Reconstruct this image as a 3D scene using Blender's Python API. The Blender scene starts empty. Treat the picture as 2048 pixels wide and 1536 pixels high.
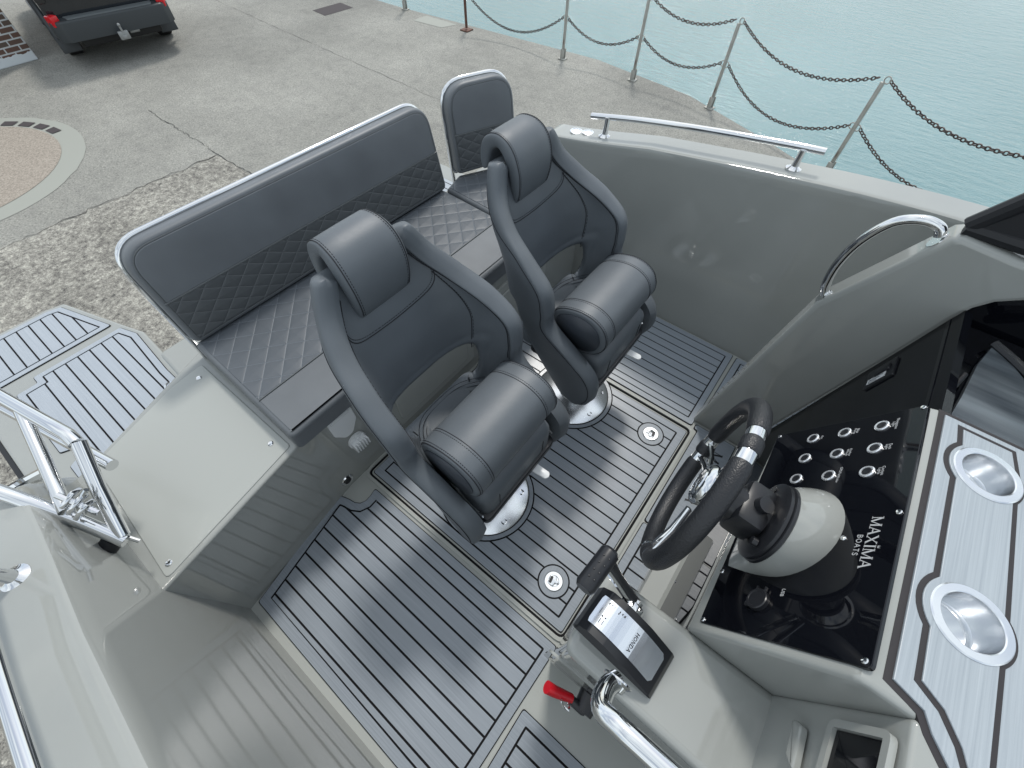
import bpy, bmesh, math, random
from mathutils import Vector, Matrix
random.seed(7)
S = bpy.context.scene
COL = S.collection
R_ = math.radians
V = Vector

# ---------------------------------------------------------------- camera
cam = bpy.data.cameras.new('camera')
cam.sensor_width = 36.0
cam.lens = 857.312 * 36.0 / 2048.0
cam.clip_start = 0.02
cam.clip_end = 3000
co = bpy.data.objects.new('camera', cam)
COL.objects.link(co)
RR = ((0.78923047, 0.61404169, 0.00825063), (0.51023324, -0.64821024, -0.5652305), (-0.34172695, 0.45030688, -0.82489175))
rt, dn, fw = V(RR[0]), V(RR[1]), V(RR[2])
M = Matrix((( rt.x, -dn.x, -fw.x, 0.0), (rt.y, -dn.y, -fw.y, 0.0), (rt.z, -dn.z, -fw.z, 1.85), (0, 0, 0, 1)))
co.matrix_world = M
S.camera = co

# ---------------------------------------------------------------- sky and sun
SUN_AZ = V((-0.42, 0.74))
SUN_EL = R_(58)
az = math.atan2(SUN_AZ.y, SUN_AZ.x)
sdir = V((math.cos(az) * math.cos(SUN_EL), math.sin(az) * math.cos(SUN_EL), math.sin(SUN_EL)))
w = bpy.data.worlds.new('World')
S.world = w
w.use_nodes = True
nt = w.node_tree
nt.nodes.clear()
out = nt.nodes.new('ShaderNodeOutputWorld')
bg = nt.nodes.new('ShaderNodeBackground')
sky = nt.nodes.new('ShaderNodeTexSky')
sky.sky_type = 'NISHITA'
sky.sun_disc = False
sky.sun_elevation = SUN_EL
sky.sun_rotation = math.atan2(sdir.x, sdir.y)
sky.dust_density = 2.0
bg.inputs['Strength'].default_value = 0.15
tc = nt.nodes.new('ShaderNodeTexCoord')
mp = nt.nodes.new('ShaderNodeMapping')
mp.inputs['Scale'].default_value = (1, 1, 2.2)
nz = nt.nodes.new('ShaderNodeTexNoise')
nz.inputs['Scale'].default_value = 1.7
nz.inputs['Detail'].default_value = 6
nz.inputs['Roughness'].default_value = 0.55
rp = nt.nodes.new('ShaderNodeValToRGB')
rp.color_ramp.elements[0].position = 0.40
rp.color_ramp.elements[1].position = 0.62
rp.color_ramp.elements[0].color = (0.3, 0.3, 0.3, 1)
rp.color_ramp.elements[1].color = (0.92, 0.92, 0.92, 1)
mx = nt.nodes.new('ShaderNodeMix')
mx.data_type = 'RGBA'
mx.inputs['B'].default_value = (8.3, 8.9, 9.1, 1)
L = nt.links.new
L(tc.outputs['Generated'], mp.inputs['Vector'])
L(mp.outputs['Vector'], nz.inputs['Vector'])
L(nz.outputs['Fac'], rp.inputs['Fac'])
L(rp.outputs['Color'], mx.inputs['Factor'])
L(sky.outputs['Color'], mx.inputs['A'])
L(mx.outputs['Result'], bg.inputs['Color'])
L(bg.outputs['Background'], out.inputs['Surface'])
sl = bpy.data.lights.new('sun', 'SUN')
sl.energy = 2.1
sl.angle = R_(8)
sl.color = (1.0, 0.965, 0.91)
so = bpy.data.objects.new('sun', sl)
COL.objects.link(so)
so.rotation_euler = sdir.to_track_quat('Z', 'Y').to_euler()
S.view_settings.view_transform = 'Standard'
S.view_settings.look = 'None'
S.view_settings.exposure = 0.0
S.view_settings.gamma = 1.0

# ---------------------------------------------------------------- materials
MATS = {}
def mat(name, base, rough=0.5, metal=0.0, spec=0.5, coat=0.0, **kw):
    if name in MATS: return MATS[name]
    m = bpy.data.materials.new(name)
    m.use_nodes = True
    b = m.node_tree.nodes['Principled BSDF']
    b.inputs['Base Color'].default_value = (*base, 1)
    b.inputs['Roughness'].default_value = rough
    b.inputs['Metallic'].default_value = metal
    b.inputs['Specular IOR Level'].default_value = spec
    b.inputs['Coat Weight'].default_value = coat
    b.inputs['Coat Roughness'].default_value = kw.get('coat_rough', 0.03)
    if 'emit' in kw:
        b.inputs['Emission Color'].default_value = (*kw['emit'], 1)
        b.inputs['Emission Strength'].default_value = kw.get('es', 1)
    if 'trans' in kw: b.inputs['Transmission Weight'].default_value = kw['trans']
    MATS[name] = m
    return m
def N(m, t, **kw):
    n = m.node_tree.nodes.new(t)
    for k, v in kw.items():
        if k in n.inputs.keys() and not hasattr(n, k): n.inputs[k].default_value = v
        elif hasattr(n, k): setattr(n, k, v)
        else: n.inputs[k].default_value = v
    return n
def math_(m, op, a, b=None, c=None):
    n = m.node_tree.nodes.new('ShaderNodeMath'); n.operation = op
    for i, x in enumerate((a, b, c)):
        if x is None: continue
        if isinstance(x, (int, float)): n.inputs[i].default_value = x
        else: m.node_tree.links.new(x, n.inputs[i])
    return n.outputs[0]
def noise(m, scale, detail=4, rough=0.5, vec=None, sc=None):
    n = m.node_tree.nodes.new('ShaderNodeTexNoise')
    n.inputs['Scale'].default_value = scale
    n.inputs['Detail'].default_value = detail
    n.inputs['Roughness'].default_value = rough
    if vec is None:
        t = m.node_tree.nodes.new('ShaderNodeTexCoord'); vec = t.outputs['Object']
    if sc:
        p = m.node_tree.nodes.new('ShaderNodeMapping'); p.inputs['Scale'].default_value = sc
        m.node_tree.links.new(vec, p.inputs['Vector']); vec = p.outputs['Vector']
    m.node_tree.links.new(vec, n.inputs['Vector'])
    return n.outputs['Fac']
def ramp(m, fac, stops):
    n = m.node_tree.nodes.new('ShaderNodeValToRGB')
    e = n.color_ramp.elements
    while len(e) < len(stops): e.new(0.5)
    for i, (p, c) in enumerate(stops):
        e[i].position = p
        e[i].color = (*c, 1) if len(c) == 3 else c
    m.node_tree.links.new(fac, n.inputs['Fac'])
    return n.outputs['Color']
def setin(m, name, sock):
    m.node_tree.links.new(sock, m.node_tree.nodes['Principled BSDF'].inputs[name])
def bump(m, height, strength=0.3, dist=0.01, prev=None):
    n = m.node_tree.nodes.new('ShaderNodeBump')
    n.inputs['Strength'].default_value = strength
    n.inputs['Distance'].default_value = dist
    m.node_tree.links.new(height, n.inputs['Height'])
    if prev is not None: m.node_tree.links.new(prev, n.inputs['Normal'])
    setin(m, 'Normal', n.outputs['Normal'])
    return n.outputs['Normal']
def mixc(m, fac, a, b):
    n = m.node_tree.nodes.new('ShaderNodeMix'); n.data_type = 'RGBA'
    for k, x in (('Factor', fac), ('A', a), ('B', b)):
        s = n.inputs[k]
        if isinstance(x, (int, float)): s.default_value = x
        elif isinstance(x, tuple): s.default_value = (*x, 1)
        else: m.node_tree.links.new(x, s)
    return n.outputs['Result']

gel = mat('gelcoat', (0.30, 0.312, 0.288), 0.05, spec=0.65)
bump(gel, noise(gel, 2.2, 1, 0.4), 0.10, 0.02)
f = noise(gel, 3.0, 3)
setin(gel, 'Base Color', ramp(gel, f, [(0.3, (0.290, 0.302, 0.288)), (0.7, (0.312, 0.324, 0.310))]))
gelsat = mat('gelcoat_satin', (0.355, 0.37, 0.352), 0.20, spec=0.5)
def grain_mat(name, c1, c2, rough, axis):
    m = mat(name, c1, rough, spec=0.45)
    sc = (3, 260, 1) if axis == 'x' else (260, 3, 1)
    f = noise(m, 1.0, 5, 0.65, sc=sc)
    g = noise(m, 900, 1)
    setin(m, 'Base Color', ramp(m, f, [(0.3, c1), (0.72, c2)]))
    b = bump(m, g, 0.12, 0.001)
    bump(m, f, 0.35, 0.0008, b)
    return m
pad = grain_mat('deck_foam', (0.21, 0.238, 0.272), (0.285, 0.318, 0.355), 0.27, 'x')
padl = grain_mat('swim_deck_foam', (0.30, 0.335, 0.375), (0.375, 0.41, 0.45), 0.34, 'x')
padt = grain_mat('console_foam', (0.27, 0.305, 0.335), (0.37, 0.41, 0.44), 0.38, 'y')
groove = mat('caulk_black', (0.004, 0.004, 0.005), 0.7, spec=0.2)
caulkbr = mat('caulk_brown', (0.022, 0.019, 0.021), 0.6)
def leather_mat(name, base, weave=True):
    m = mat(name, base, 0.43, spec=0.42)
    t = N(m, 'ShaderNodeTexCoord').outputs['Object']
    v = N(m, 'ShaderNodeTexVoronoi'); v.inputs['Scale'].default_value = 620
    m.node_tree.links.new(t, v.inputs['Vector'])
    big = noise(m, 9, 3)
    b = bump(m, big, 0.22, 0.006)
    wv = noise(m, 1.0, 1, 0.3, sc=(700, 700, 260))
    b = bump(m, v.outputs['Distance'], 0.16, 0.0012, b)
    bump(m, wv, 0.22, 0.0010, b)
    k = noise(m, 5, 2)
    setin(m, 'Base Color', ramp(m, k, [(0.3, tuple(c * 0.9 for c in base)), (0.75, tuple(c * 1.12 for c in base))]))
    return m
lea = leather_mat('vinyl_charcoal', (0.098, 0.112, 0.126))
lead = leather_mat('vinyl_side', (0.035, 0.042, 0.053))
benchm = leather_mat('bench_vinyl', (0.125, 0.137, 0.149))
thread = mat('thread', (0.010, 0.011, 0.015), 0.7)
piping = mat('piping', (0.11, 0.12, 0.125), 0.4)
def quilt_mat(name, base, pitch, sy=1.0, ang=0.0):
    m = leather_mat(name, base)
    t = N(m, 'ShaderNodeTexCoord').outputs['Object']
    s = N(m, 'ShaderNodeSeparateXYZ'); m.node_tree.links.new(t, s.inputs[0])
    x, y = s.outputs[0], s.outputs[1]
    y = math_(m, 'MULTIPLY', y, sy)
    x = math_(m, 'ADD', x, math_(m, 'MULTIPLY', y, ang))
    def tri(v):
        q = math_(m, 'FRACT', math_(m, 'DIVIDE', v, pitch))
        return math_(m, 'ABSOLUTE', math_(m, 'SUBTRACT', q, 0.5))   # 0.5 on line, 0 mid
    a = tri(math_(m, 'ADD', x, y)); b = tri(math_(m, 'SUBTRACT', x, y))
    mxm = math_(m, 'MAXIMUM', a, b)
    h = math_(m, 'SUBTRACT', 0.5, mxm)
    h = math_(m, 'POWER', math_(m, 'MULTIPLY', h, 2.0), 0.30)
    prev = m.node_tree.nodes['Principled BSDF'].inputs['Normal'].links[0].from_socket
    bump(m, h, 0.8, 0.005, prev)
    line = math_(m, 'GREATER_THAN', mxm, 0.478)
    setin(m, 'Base Color', mixc(m, line, base, tuple(c * 1.45 for c in base)))
    return m
quiltb = quilt_mat('quilt_back', (0.075, 0.082, 0.087), 0.088, 1.55, 0.12)
quilts = quilt_mat('quilt_seat', (0.092, 0.104, 0.118), 0.098, 0.95, 0.15)
chrome = mat('stainless', (0.72, 0.73, 0.74), 0.045, 1.0)
ringm = mat('button_ring', (0.80, 0.82, 0.85), 0.22, 0.7)
brushed = mat('brushed_alu', (0.78, 0.80, 0.82), 0.24, 1.0)
steel = mat('galvanised', (0.30, 0.31, 0.31), 0.45, 0.6)
bgloss = mat('black_acrylic', (0.0035, 0.004, 0.006), 0.03, spec=0.38)
bplas = mat('black_plastic', (0.012, 0.013, 0.016), 0.33)
bmatt = mat('black_rubber', (0.010, 0.011, 0.014), 0.55)
gripm = mat('wheel_grip', (0.011, 0.012, 0.015), 0.42)
vv = N(gripm, 'ShaderNodeTexVoronoi'); vv.inputs['Scale'].default_value = 330
gripm.node_tree.links.new(N(gripm, 'ShaderNodeTexCoord').outputs['Object'], vv.inputs['Vector'])
bump(gripm, vv.outputs['Distance'], 0.35, 0.002)
white = mat('white_plastic', (0.72, 0.74, 0.75), 0.25)
silver = mat('silver_plate', (0.66, 0.70, 0.76), 0.2, 0.85)
redp = mat('red_plastic', (0.55, 0.008, 0.018), 0.3)
smoke = mat('smoked_glass', (0.05, 0.055, 0.062), 0.10, spec=0.7)
fs = noise(smoke, 1.0, 3, 0.5, sc=(1.5, 22, 1))
setin(smoke, 'Base Color', ramp(smoke, fs, [(0.3, (0.035, 0.042, 0.050)), (0.7, (0.13, 0.15, 0.165))]))  # pale streaks put into the base colour imitate sky reflected in the hatch
glass = mat('window_glass', (0.8, 0.85, 0.85), 0.02, trans=1.0)
ink = mat('ink_black', (0.006, 0.007, 0.010), 0.5)
inks = mat('ink_silver', (0.42, 0.43, 0.44), 0.4)
carp = mat('car_paint', (0.006, 0.009, 0.013), 0.12, coat=0.6)
cplas = mat('car_plastic', (0.030, 0.036, 0.040), 0.42)
cplat = mat('car_step', (0.11, 0.125, 0.13), 0.5)
carglass = mat('car_glass', (0.01, 0.012, 0.014), 0.04, spec=0.7)
lampr = mat('lamp_red', (0.55, 0.006, 0.012), 0.12)
tyre = mat('tyre', (0.010, 0.010, 0.010), 0.7)
rust = mat('rusty_steel', (0.11, 0.045, 0.03), 0.75)
rf = noise(rust, 30, 4)
setin(rust, 'Base Color', ramp(rust, rf, [(0.3, (0.07, 0.03, 0.022)), (0.7, (0.17, 0.085, 0.06))]))
chainm = mat('chain_steel', (0.055, 0.045, 0.042), 0.55, 0.5)
cf = noise(chainm, 25, 3)
setin(chainm, 'Base Color', ramp(chainm, cf, [(0.35, (0.035, 0.027, 0.026)), (0.65, (0.11, 0.085, 0.075))]))
postm = mat('post_steel', (0.27, 0.275, 0.25), 0.5, 0.3)
pf = noise(postm, 1.0, 4, 0.6, sc=(20, 20, 5))
setin(postm, 'Base Color', ramp(postm, pf, [(0.3, (0.16, 0.12, 0.10)), (0.42, (0.34, 0.34, 0.31)), (0.7, (0.46, 0.46, 0.43))]))

conc = mat('concrete', (0.3, 0.3, 0.26), 0.9, spec=0.2)
cb = noise(conc, 0.35, 6, 0.6)
cm = noise(conc, 5.0, 8, 0.68)
cfi = noise(conc, 42, 6, 0.9)
c1 = ramp(conc, cb, [(0.3, (0.225, 0.224, 0.205)), (0.55, (0.30, 0.298, 0.272)), (0.75, (0.365, 0.362, 0.33))])
c2 = ramp(conc, cm, [(0.32, (0.86, 0.86, 0.87)), (0.5, (1, 1, 1)), (0.72, (1.07, 1.07, 1.06))])
c3 = ramp(conc, cfi, [(0.36, (0.34, 0.34, 0.35)), (0.46, (0.86, 0.86, 0.87)), (0.56, (1.08, 1.08, 1.08)), (0.66, (1.55, 1.55, 1.5))])
def mul(m, a, b):
    n = m.node_tree.nodes.new('ShaderNodeMix'); n.data_type = 'RGBA'; n.blend_type = 'MULTIPLY'
    n.inputs['Factor'].default_value = 1.0
    m.node_tree.links.new(a, n.inputs['A']); m.node_tree.links.new(b, n.inputs['B'])
    return n.outputs['Result']
setin(conc, 'Base Color', mul(conc, mul(conc, c1, c2), c3))
bump(conc, cfi, 0.6, 0.012)
agg = mat('exposed_aggregate', (0.3, 0.3, 0.28), 0.9, spec=0.2)
ga = noise(agg, 19, 6, 0.9); gb = noise(agg, 1.2, 4)
setin(agg, 'Base Color', mul(agg, ramp(agg, ga, [(0.36, (0.06, 0.06, 0.06)), (0.45, (0.23, 0.22, 0.20)), (0.55, (0.38, 0.37, 0.33)), (0.64, (0.70, 0.68, 0.60))]), ramp(agg, gb, [(0.3, (0.8, 0.8, 0.8)), (0.7, (1.1, 1.1, 1.1))])))
bump(agg, ga, 0.9, 0.02)
pink = mat('pink_concrete', (0.36, 0.30, 0.25), 0.9, spec=0.2)
pfi = noise(pink, 50, 5, 0.75)
setin(pink, 'Base Color', ramp(pink, pfi, [(0.33, (0.17, 0.15, 0.13)), (0.5, (0.31, 0.275, 0.235)), (0.7, (0.43, 0.39, 0.34))]))
darkm = mat('dark_inlay', (0.05, 0.042, 0.045), 0.85)
plate = mat('cover_plate', (0.30, 0.31, 0.28), 0.8)
crackm = mat('crack', (0.055, 0.055, 0.052), 0.95)
brickm = mat('brick_wall', (0.2, 0.1, 0.08), 0.85)
bt = N(brickm, 'ShaderNodeTexBrick')
bt.inputs['Scale'].default_value = 1.0
bt.inputs['Brick Width'].default_value = 0.23
bt.inputs['Row Height'].default_value = 0.085
bt.inputs['Mortar Size'].default_value = 0.011
bt.inputs['Mortar'].default_value = (0.5, 0.52, 0.52, 1)
bt.inputs['Color1'].default_value = (0.13, 0.068, 0.05, 1)
bt.inputs['Color2'].default_value = (0.10, 0.075, 0.06, 1)
brickm.node_tree.links.new(N(brickm, 'ShaderNodeTexCoord').outputs['Object'], bt.inputs['Vector'])
sx = N(brickm, 'ShaderNodeSeparateXYZ')
tcb = N(brickm, 'ShaderNodeTexCoord')
cxyz = N(brickm, 'ShaderNodeCombineXYZ')
brickm.node_tree.links.new(tcb.outputs['Object'], sx.inputs[0])
brickm.node_tree.links.new(math_(brickm, 'ADD', sx.outputs[1], sx.outputs[0]), cxyz.inputs[0])
brickm.node_tree.links.new(sx.outputs[2], cxyz.inputs[1])
brickm.node_tree.links.new(cxyz.outputs[0], bt.inputs['Vector'])
wn = noise(brickm, 9, 3)
wl = math_(brickm, 'LESS_THAN', math_(brickm, 'ADD', sx.outputs[2], math_(brickm, 'MULTIPLY', wn, 0.10)), 0.19)
setin(brickm, 'Base Color', mixc(brickm, wl, bt.outputs['Color'], (0.62, 0.66, 0.68)))
setin(brickm, 'Roughness', math_(brickm, 'ADD', 0.8, 0.0))
water = mat('harbour_water', (0.11, 0.27, 0.265), 0.10, spec=0.5)
w1 = noise(water, 1.0, 5, 0.62, sc=(2.2, 5.5, 1)); w2 = noise(water, 1.0, 3, 0.6, sc=(9, 20, 1))
nb = bump(water, w1, 0.55, 0.10)
bump(water, w2, 0.5, 0.02, nb)
wb = noise(water, 0.12, 3)
setin(water, 'Base Color', ramp(water, wb, [(0.3, (0.125, 0.235, 0.25)), (0.7, (0.17, 0.29, 0.305))]))

# ---------------------------------------------------------------- helpers
def props(o, label=None, cat=None, group=None, kind=None):
    if label: o['label'] = label
    if cat: o['category'] = cat
    if group: o['group'] = group
    if kind: o['kind'] = kind
    return o
def thing(name, label, cat, loc=(0, 0, 0), group=None, rot=(0, 0, 0)):
    o = bpy.data.objects.new(name, None)
    o.empty_display_size = 0.1
    o.location = loc; o.rotation_euler = rot
    COL.objects.link(o)
    return props(o, label, cat, group)
def obj(name, bm, m, parent=None, smooth=True, ang=35, label=None):
    bmesh.ops.remove_doubles(bm, verts=bm.verts, dist=1e-6)
    ng = [f_ for f_ in bm.faces if len(f_.verts) > 4]
    if ng: bmesh.ops.triangulate(bm, faces=ng, quad_method='BEAUTY', ngon_method='EAR_CLIP')
    bmesh.ops.recalc_face_normals(bm, faces=bm.faces)
    lay = bm.faces.layers.int.get('cap')
    lim = R_(ang)
    for e in bm.edges:
        lf = e.link_faces
        if len(lf) == 2:
            e.smooth = e.calc_face_angle(0) < lim and not (lay and lf[0][lay] != lf[1][lay] and max(f_.calc_area() for f_ in lf) > 1e-4)
    if lay: bm.faces.layers.int.remove(lay)
    me = bpy.data.meshes.new(name)
    bm.to_mesh(me); bm.free()
    ms = m if isinstance(m, (list, tuple)) else [m]
    for q in ms: me.materials.append(q)
    if smooth:
        me.polygons.foreach_set('use_smooth', [True] * len(me.polygons))
    o = bpy.data.objects.new(name, me)
    COL.objects.link(o)
    if smooth and any(q is gel or q is gelsat for q in ms):
        wn_m = o.modifiers.new('weighted', 'WEIGHTED_NORMAL'); wn_m.keep_sharp = True; wn_m.weight = 100
    if parent is not None: o.parent = parent
    if label: o['label'] = label
    return o
def merge(o, bm, m):
    """fold stitching or other surface detail into the part's own mesh"""
    me = o.data
    bmesh.ops.recalc_face_normals(bm, faces=bm.faces)
    me.materials.append(m)
    idx = len(me.materials) - 1
    for f_ in bm.faces: f_.material_index = idx; f_.smooth = True
    t = bpy.data.meshes.new('tmp'); bm.to_mesh(t); bm.free()
    b2 = bmesh.new(); b2.from_mesh(me); b2.from_mesh(t)
    b2.to_mesh(me); b2.free(); bpy.data.meshes.remove(t)
    return o
def B(): return bmesh.new()
def loft(bm, rings, close=True, cap=True, mi=0):
    rs = [[bm.verts.new(p) for p in r] for r in rings]
    n = len(rs[0])
    for a, b in zip(rs[:-1], rs[1:]):
        for i in range(n if close else n - 1):
            j = (i + 1) % n
            f_ = bm.faces.new((a[i], a[j], b[j], b[i])); f_.material_index = mi
    if cap:
        lay = bm.faces.layers.int.get('cap') or bm.faces.layers.int.new('cap')
        rs = [list(r) for r in rs]
        f_ = bm.faces.new(rs[0][::-1]); f_.material_index = mi; f_[lay] = 1
        f_ = bm.faces.new(rs[-1]); f_.material_index = mi; f_[lay] = 1
    return rs
def frame_for(pts, i, prev=None):
    if i == 0: t = pts[1] - pts[0]
    elif i == len(pts) - 1: t = pts[-1] - pts[-2]
    else: t = (pts[i + 1] - pts[i]).normalized() + (pts[i] - pts[i - 1]).normalized()
    return t.normalized()
def tube(bm, pts, r, seg=10, closed=False, cap=True, mi=0):
    pts = [V(p) for p in pts]
    n = len(pts)
    rr = r if isinstance(r, (list, tuple)) else [r] * n
    rings = []; nrm = None
    for i in range(n):
        if closed: t = ((pts[(i + 1) % n] - pts[i]).normalized() + (pts[i] - pts[i - 1]).normalized()).normalized()
        else: t = frame_for(pts, i)
        if nrm is None:
            up = V((0, 0, 1)) if abs(t.z) < 0.9 else V((1, 0, 0))
            nrm = up.cross(t).normalized()
        else:
            nrm = (nrm - t * nrm.dot(t))
            if nrm.length < 1e-6: nrm = V((0, 0, 1)).cross(t)
            nrm.normalize()
        bn = t.cross(nrm)
        rings.append([pts[i] + (nrm * math.cos(a) + bn * math.sin(a)) * rr[i] for a in [2 * math.pi * k / seg for k in range(seg)]])
    if closed:
        vs = [[bm.verts.new(p) for p in q] for q in rings]
        best = min(range(seg), key=lambda k: (rings[0][k] - rings[-1][0]).length)
        for i in range(n):
            a, b = vs[i], vs[(i + 1) % n]
            off = best if i == n - 1 else 0
            for k in range(seg):
                f_ = bm.faces.new((a[k], a[(k + 1) % seg], b[(k + 1 + off) % seg], b[(k + off) % seg])); f_.material_index = mi
    else: loft(bm, rings, True, cap, mi)
def spline(pts, n=8, closed=False):
    pts = [V(p) for p in pts]; o = []; m = len(pts)
    rng = range(m) if closed else range(m - 1)
    for i in rng:
        if closed: p0, p1, p2, p3 = pts[i - 1], pts[i], pts[(i + 1) % m], pts[(i + 2) % m]
        else: p0, p1, p2, p3 = pts[max(i - 1, 0)], pts[i], pts[i + 1], pts[min(i + 2, m - 1)]
        for k in range(n):
            t = k / n
            o.append(0.5 * ((2 * p1) + (p2 - p0) * t + (2 * p0 - 5 * p1 + 4 * p2 - p3) * t * t + (3 * p1 - p0 - 3 * p2 + p3) * t ** 3))
    if not closed: o.append(pts[-1])
    return o
def box(bm, c, s, M_=None, bev=0.0, seg=2, mi=0):
    t = bmesh.new()
    bmesh.ops.create_cube(t, size=1.0)
    for v in t.verts: v.co = V((v.co.x * s[0], v.co.y * s[1], v.co.z * s[2]))
    if bev: bmesh.ops.bevel(t, geom=list(t.edges), offset=bev, segments=seg, profile=0.5, affect='EDGES')
    for v in t.verts:
        v.co = (M_ @ v.co if M_ else v.co) + V(c)
    app(bm, t, mi)
def app(bm, t, mi=0):
    mp_ = {}
    for v in t.verts: mp_[v] = bm.verts.new(v.co)
    for f_ in t.faces:
        try:
            g = bm.faces.new([mp_[v] for v in f_.verts]); g.material_index = mi if mi else f_.material_index
        except ValueError: pass
    t.free()
def cyl(bm, a, b, r, seg=20, r2=None, mi=0): tube(bm, [a, b], [r, r if r2 is None else r2], seg, mi=mi)
def lathe(bm, prof, c=(0, 0, 0), M_=None, seg=32, mi=0, capb=True, capt=True):
    rings = []
    for r, z in prof:
        rings.append([(M_ @ V((r * math.cos(a), r * math.sin(a), z)) if M_ else V((r * math.cos(a), r * math.sin(a), z))) + V(c) for a in [2 * math.pi * k / seg for k in range(seg)]])
    rs = [[bm.verts.new(p) for p in q] for q in rings]
    for a, b in zip(rs[:-1], rs[1:]):
        for i in range(seg):
            f_ = bm.faces.new((a[i], a[(i + 1) % seg], b[(i + 1) % seg], b[i])); f_.material_index = mi
    if capb: bm.faces.new(rs[0][::-1]).material_index = mi
    if capt: bm.faces.new(rs[-1]).material_index = mi
def area(p): return 0.5 * sum(p[i - 1][0] * p[i][1] - p[i][0] * p[i - 1][1] for i in range(len(p)))
def inset(p, d):
    n = len(p); s = 1 if area(p) > 0 else -1; o = []
    for i in range(n):
        a, b, c = V(p[i - 1][:2]), V(p[i][:2]), V(p[(i + 1) % n][:2])
        e1, e2 = (b - a), (c - b)
        if e1.length < 1e-9 or e2.length < 1e-9: o.append(tuple(b)); continue
        e1.normalize(); e2.normalize()
        n1, n2 = V((-e1.y, e1.x)) * s, V((-e2.y, e2.x)) * s
        m_ = n1 + n2
        k = max(0.35, 1 + n1.dot(n2))
        o.append((b.x + m_.x / k * d, b.y + m_.y / k * d))
    return o
def roundpoly(p, r, seg=5):
    n = len(p); o = []
    for i in range(n):
        a, b, c = V(p[i - 1][:2]), V(p[i][:2]), V(p[(i + 1) % n][:2])
        rr = p[i][2] if len(p[i]) > 2 else r
        u, v_ = (a - b), (c - b)
        th = u.angle(v_)
        if rr <= 0 or th > 2.85: o.append(tuple(b)); continue
        d = min(rr / math.tan(th / 2), u.length * 0.45, v_.length * 0.45)
        rr = d * math.tan(th / 2)
        s_, e_ = b + u.normalized() * d, b + v_.normalized() * d
        for k in range(seg + 1):
            t = k / seg
            o.append(tuple((s_ * (1 - t) ** 2 + b * 2 * t * (1 - t) + e_ * t * t)))
    return o
def prism(bm, p, z0, z1, mi=0, bev=0.0, nb=3, M_=None, crown=0.0):
    if area(p) < 0: p = p[::-1]
    rings = [[(x, y, z0) for x, y in [q[:2] for q in p]]]
    if bev:
        for k in range(nb + 1):
            a = math.pi / 2 * k / nb
            q = inset(p, bev * (1 - math.cos(a)))
            rings.append([(x, y, z1 - bev + bev * math.sin(a)) for x, y in q])
    else: rings.append([(q[0], q[1], z1) for q in p])
    if M_: rings = [[M_ @ V(v) for v in r] for r in rings]
    loft(bm, rings, True, True, mi)
def clip(p, axis, lim, keep_gt):
    o = []; n = len(p)
    ins = lambda q: (q[axis] >= lim) == keep_gt or q[axis] == lim
    for i in range(n):
        a, b = p[i - 1], p[i]
        ia, ib = ins(a), ins(b)
        if ia != ib:
            t = (lim - a[axis]) / (b[axis] - a[axis])
            o.append((a[0] + (b[0] - a[0]) * t, a[1] + (b[1] - a[1]) * t))
        if ib: o.append(b)
    return o
def ringmesh(bm, a, b, z0, z1, mi=0, holes=None):
    n = len(a)
    vo = [bm.verts.new((x, y, z1)) for x, y in a]; vi = [bm.verts.new((x, y, z1)) for x, y in b]
    wo = [bm.verts.new((x, y, z0)) for x, y in a]; wi = [bm.verts.new((x, y, z0)) for x, y in b]
    for i in range(n):
        j = (i + 1) % n
        for q in ((vo[i], vo[j], vi[j], vi[i]), (wo[i], wo[j], vo[j], vo[i]), (vi[i], vi[j], wi[j], wi[i])):
            try: bm.faces.new(q).material_index = mi
            except ValueError: pass
def cut(o, cyls):
    """bore round holes through a part"""
    bm = B()
    for (x, y, r, z0, z1) in cyls: prism(bm, disc_pts((x, y), r, 56), z0, z1)
    me = bpy.data.meshes.new('bore'); bm.to_mesh(me); bm.free()
    c = bpy.data.objects.new('bore', me); COL.objects.link(c)
    md = o.modifiers.new('bore', 'BOOLEAN'); md.operation = 'DIFFERENCE'; md.solver = 'EXACT'; md.object = c
    c.parent = None
    bpy.context.view_layer.update()
    c.matrix_world = Matrix()
    bpy.context.view_layer.update()
    nm = bpy.data.meshes.new_from_object(o.evaluated_get(bpy.context.evaluated_depsgraph_get()))
    o.modifiers.clear(); o.data = nm
    bpy.data.objects.remove(c)
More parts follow.
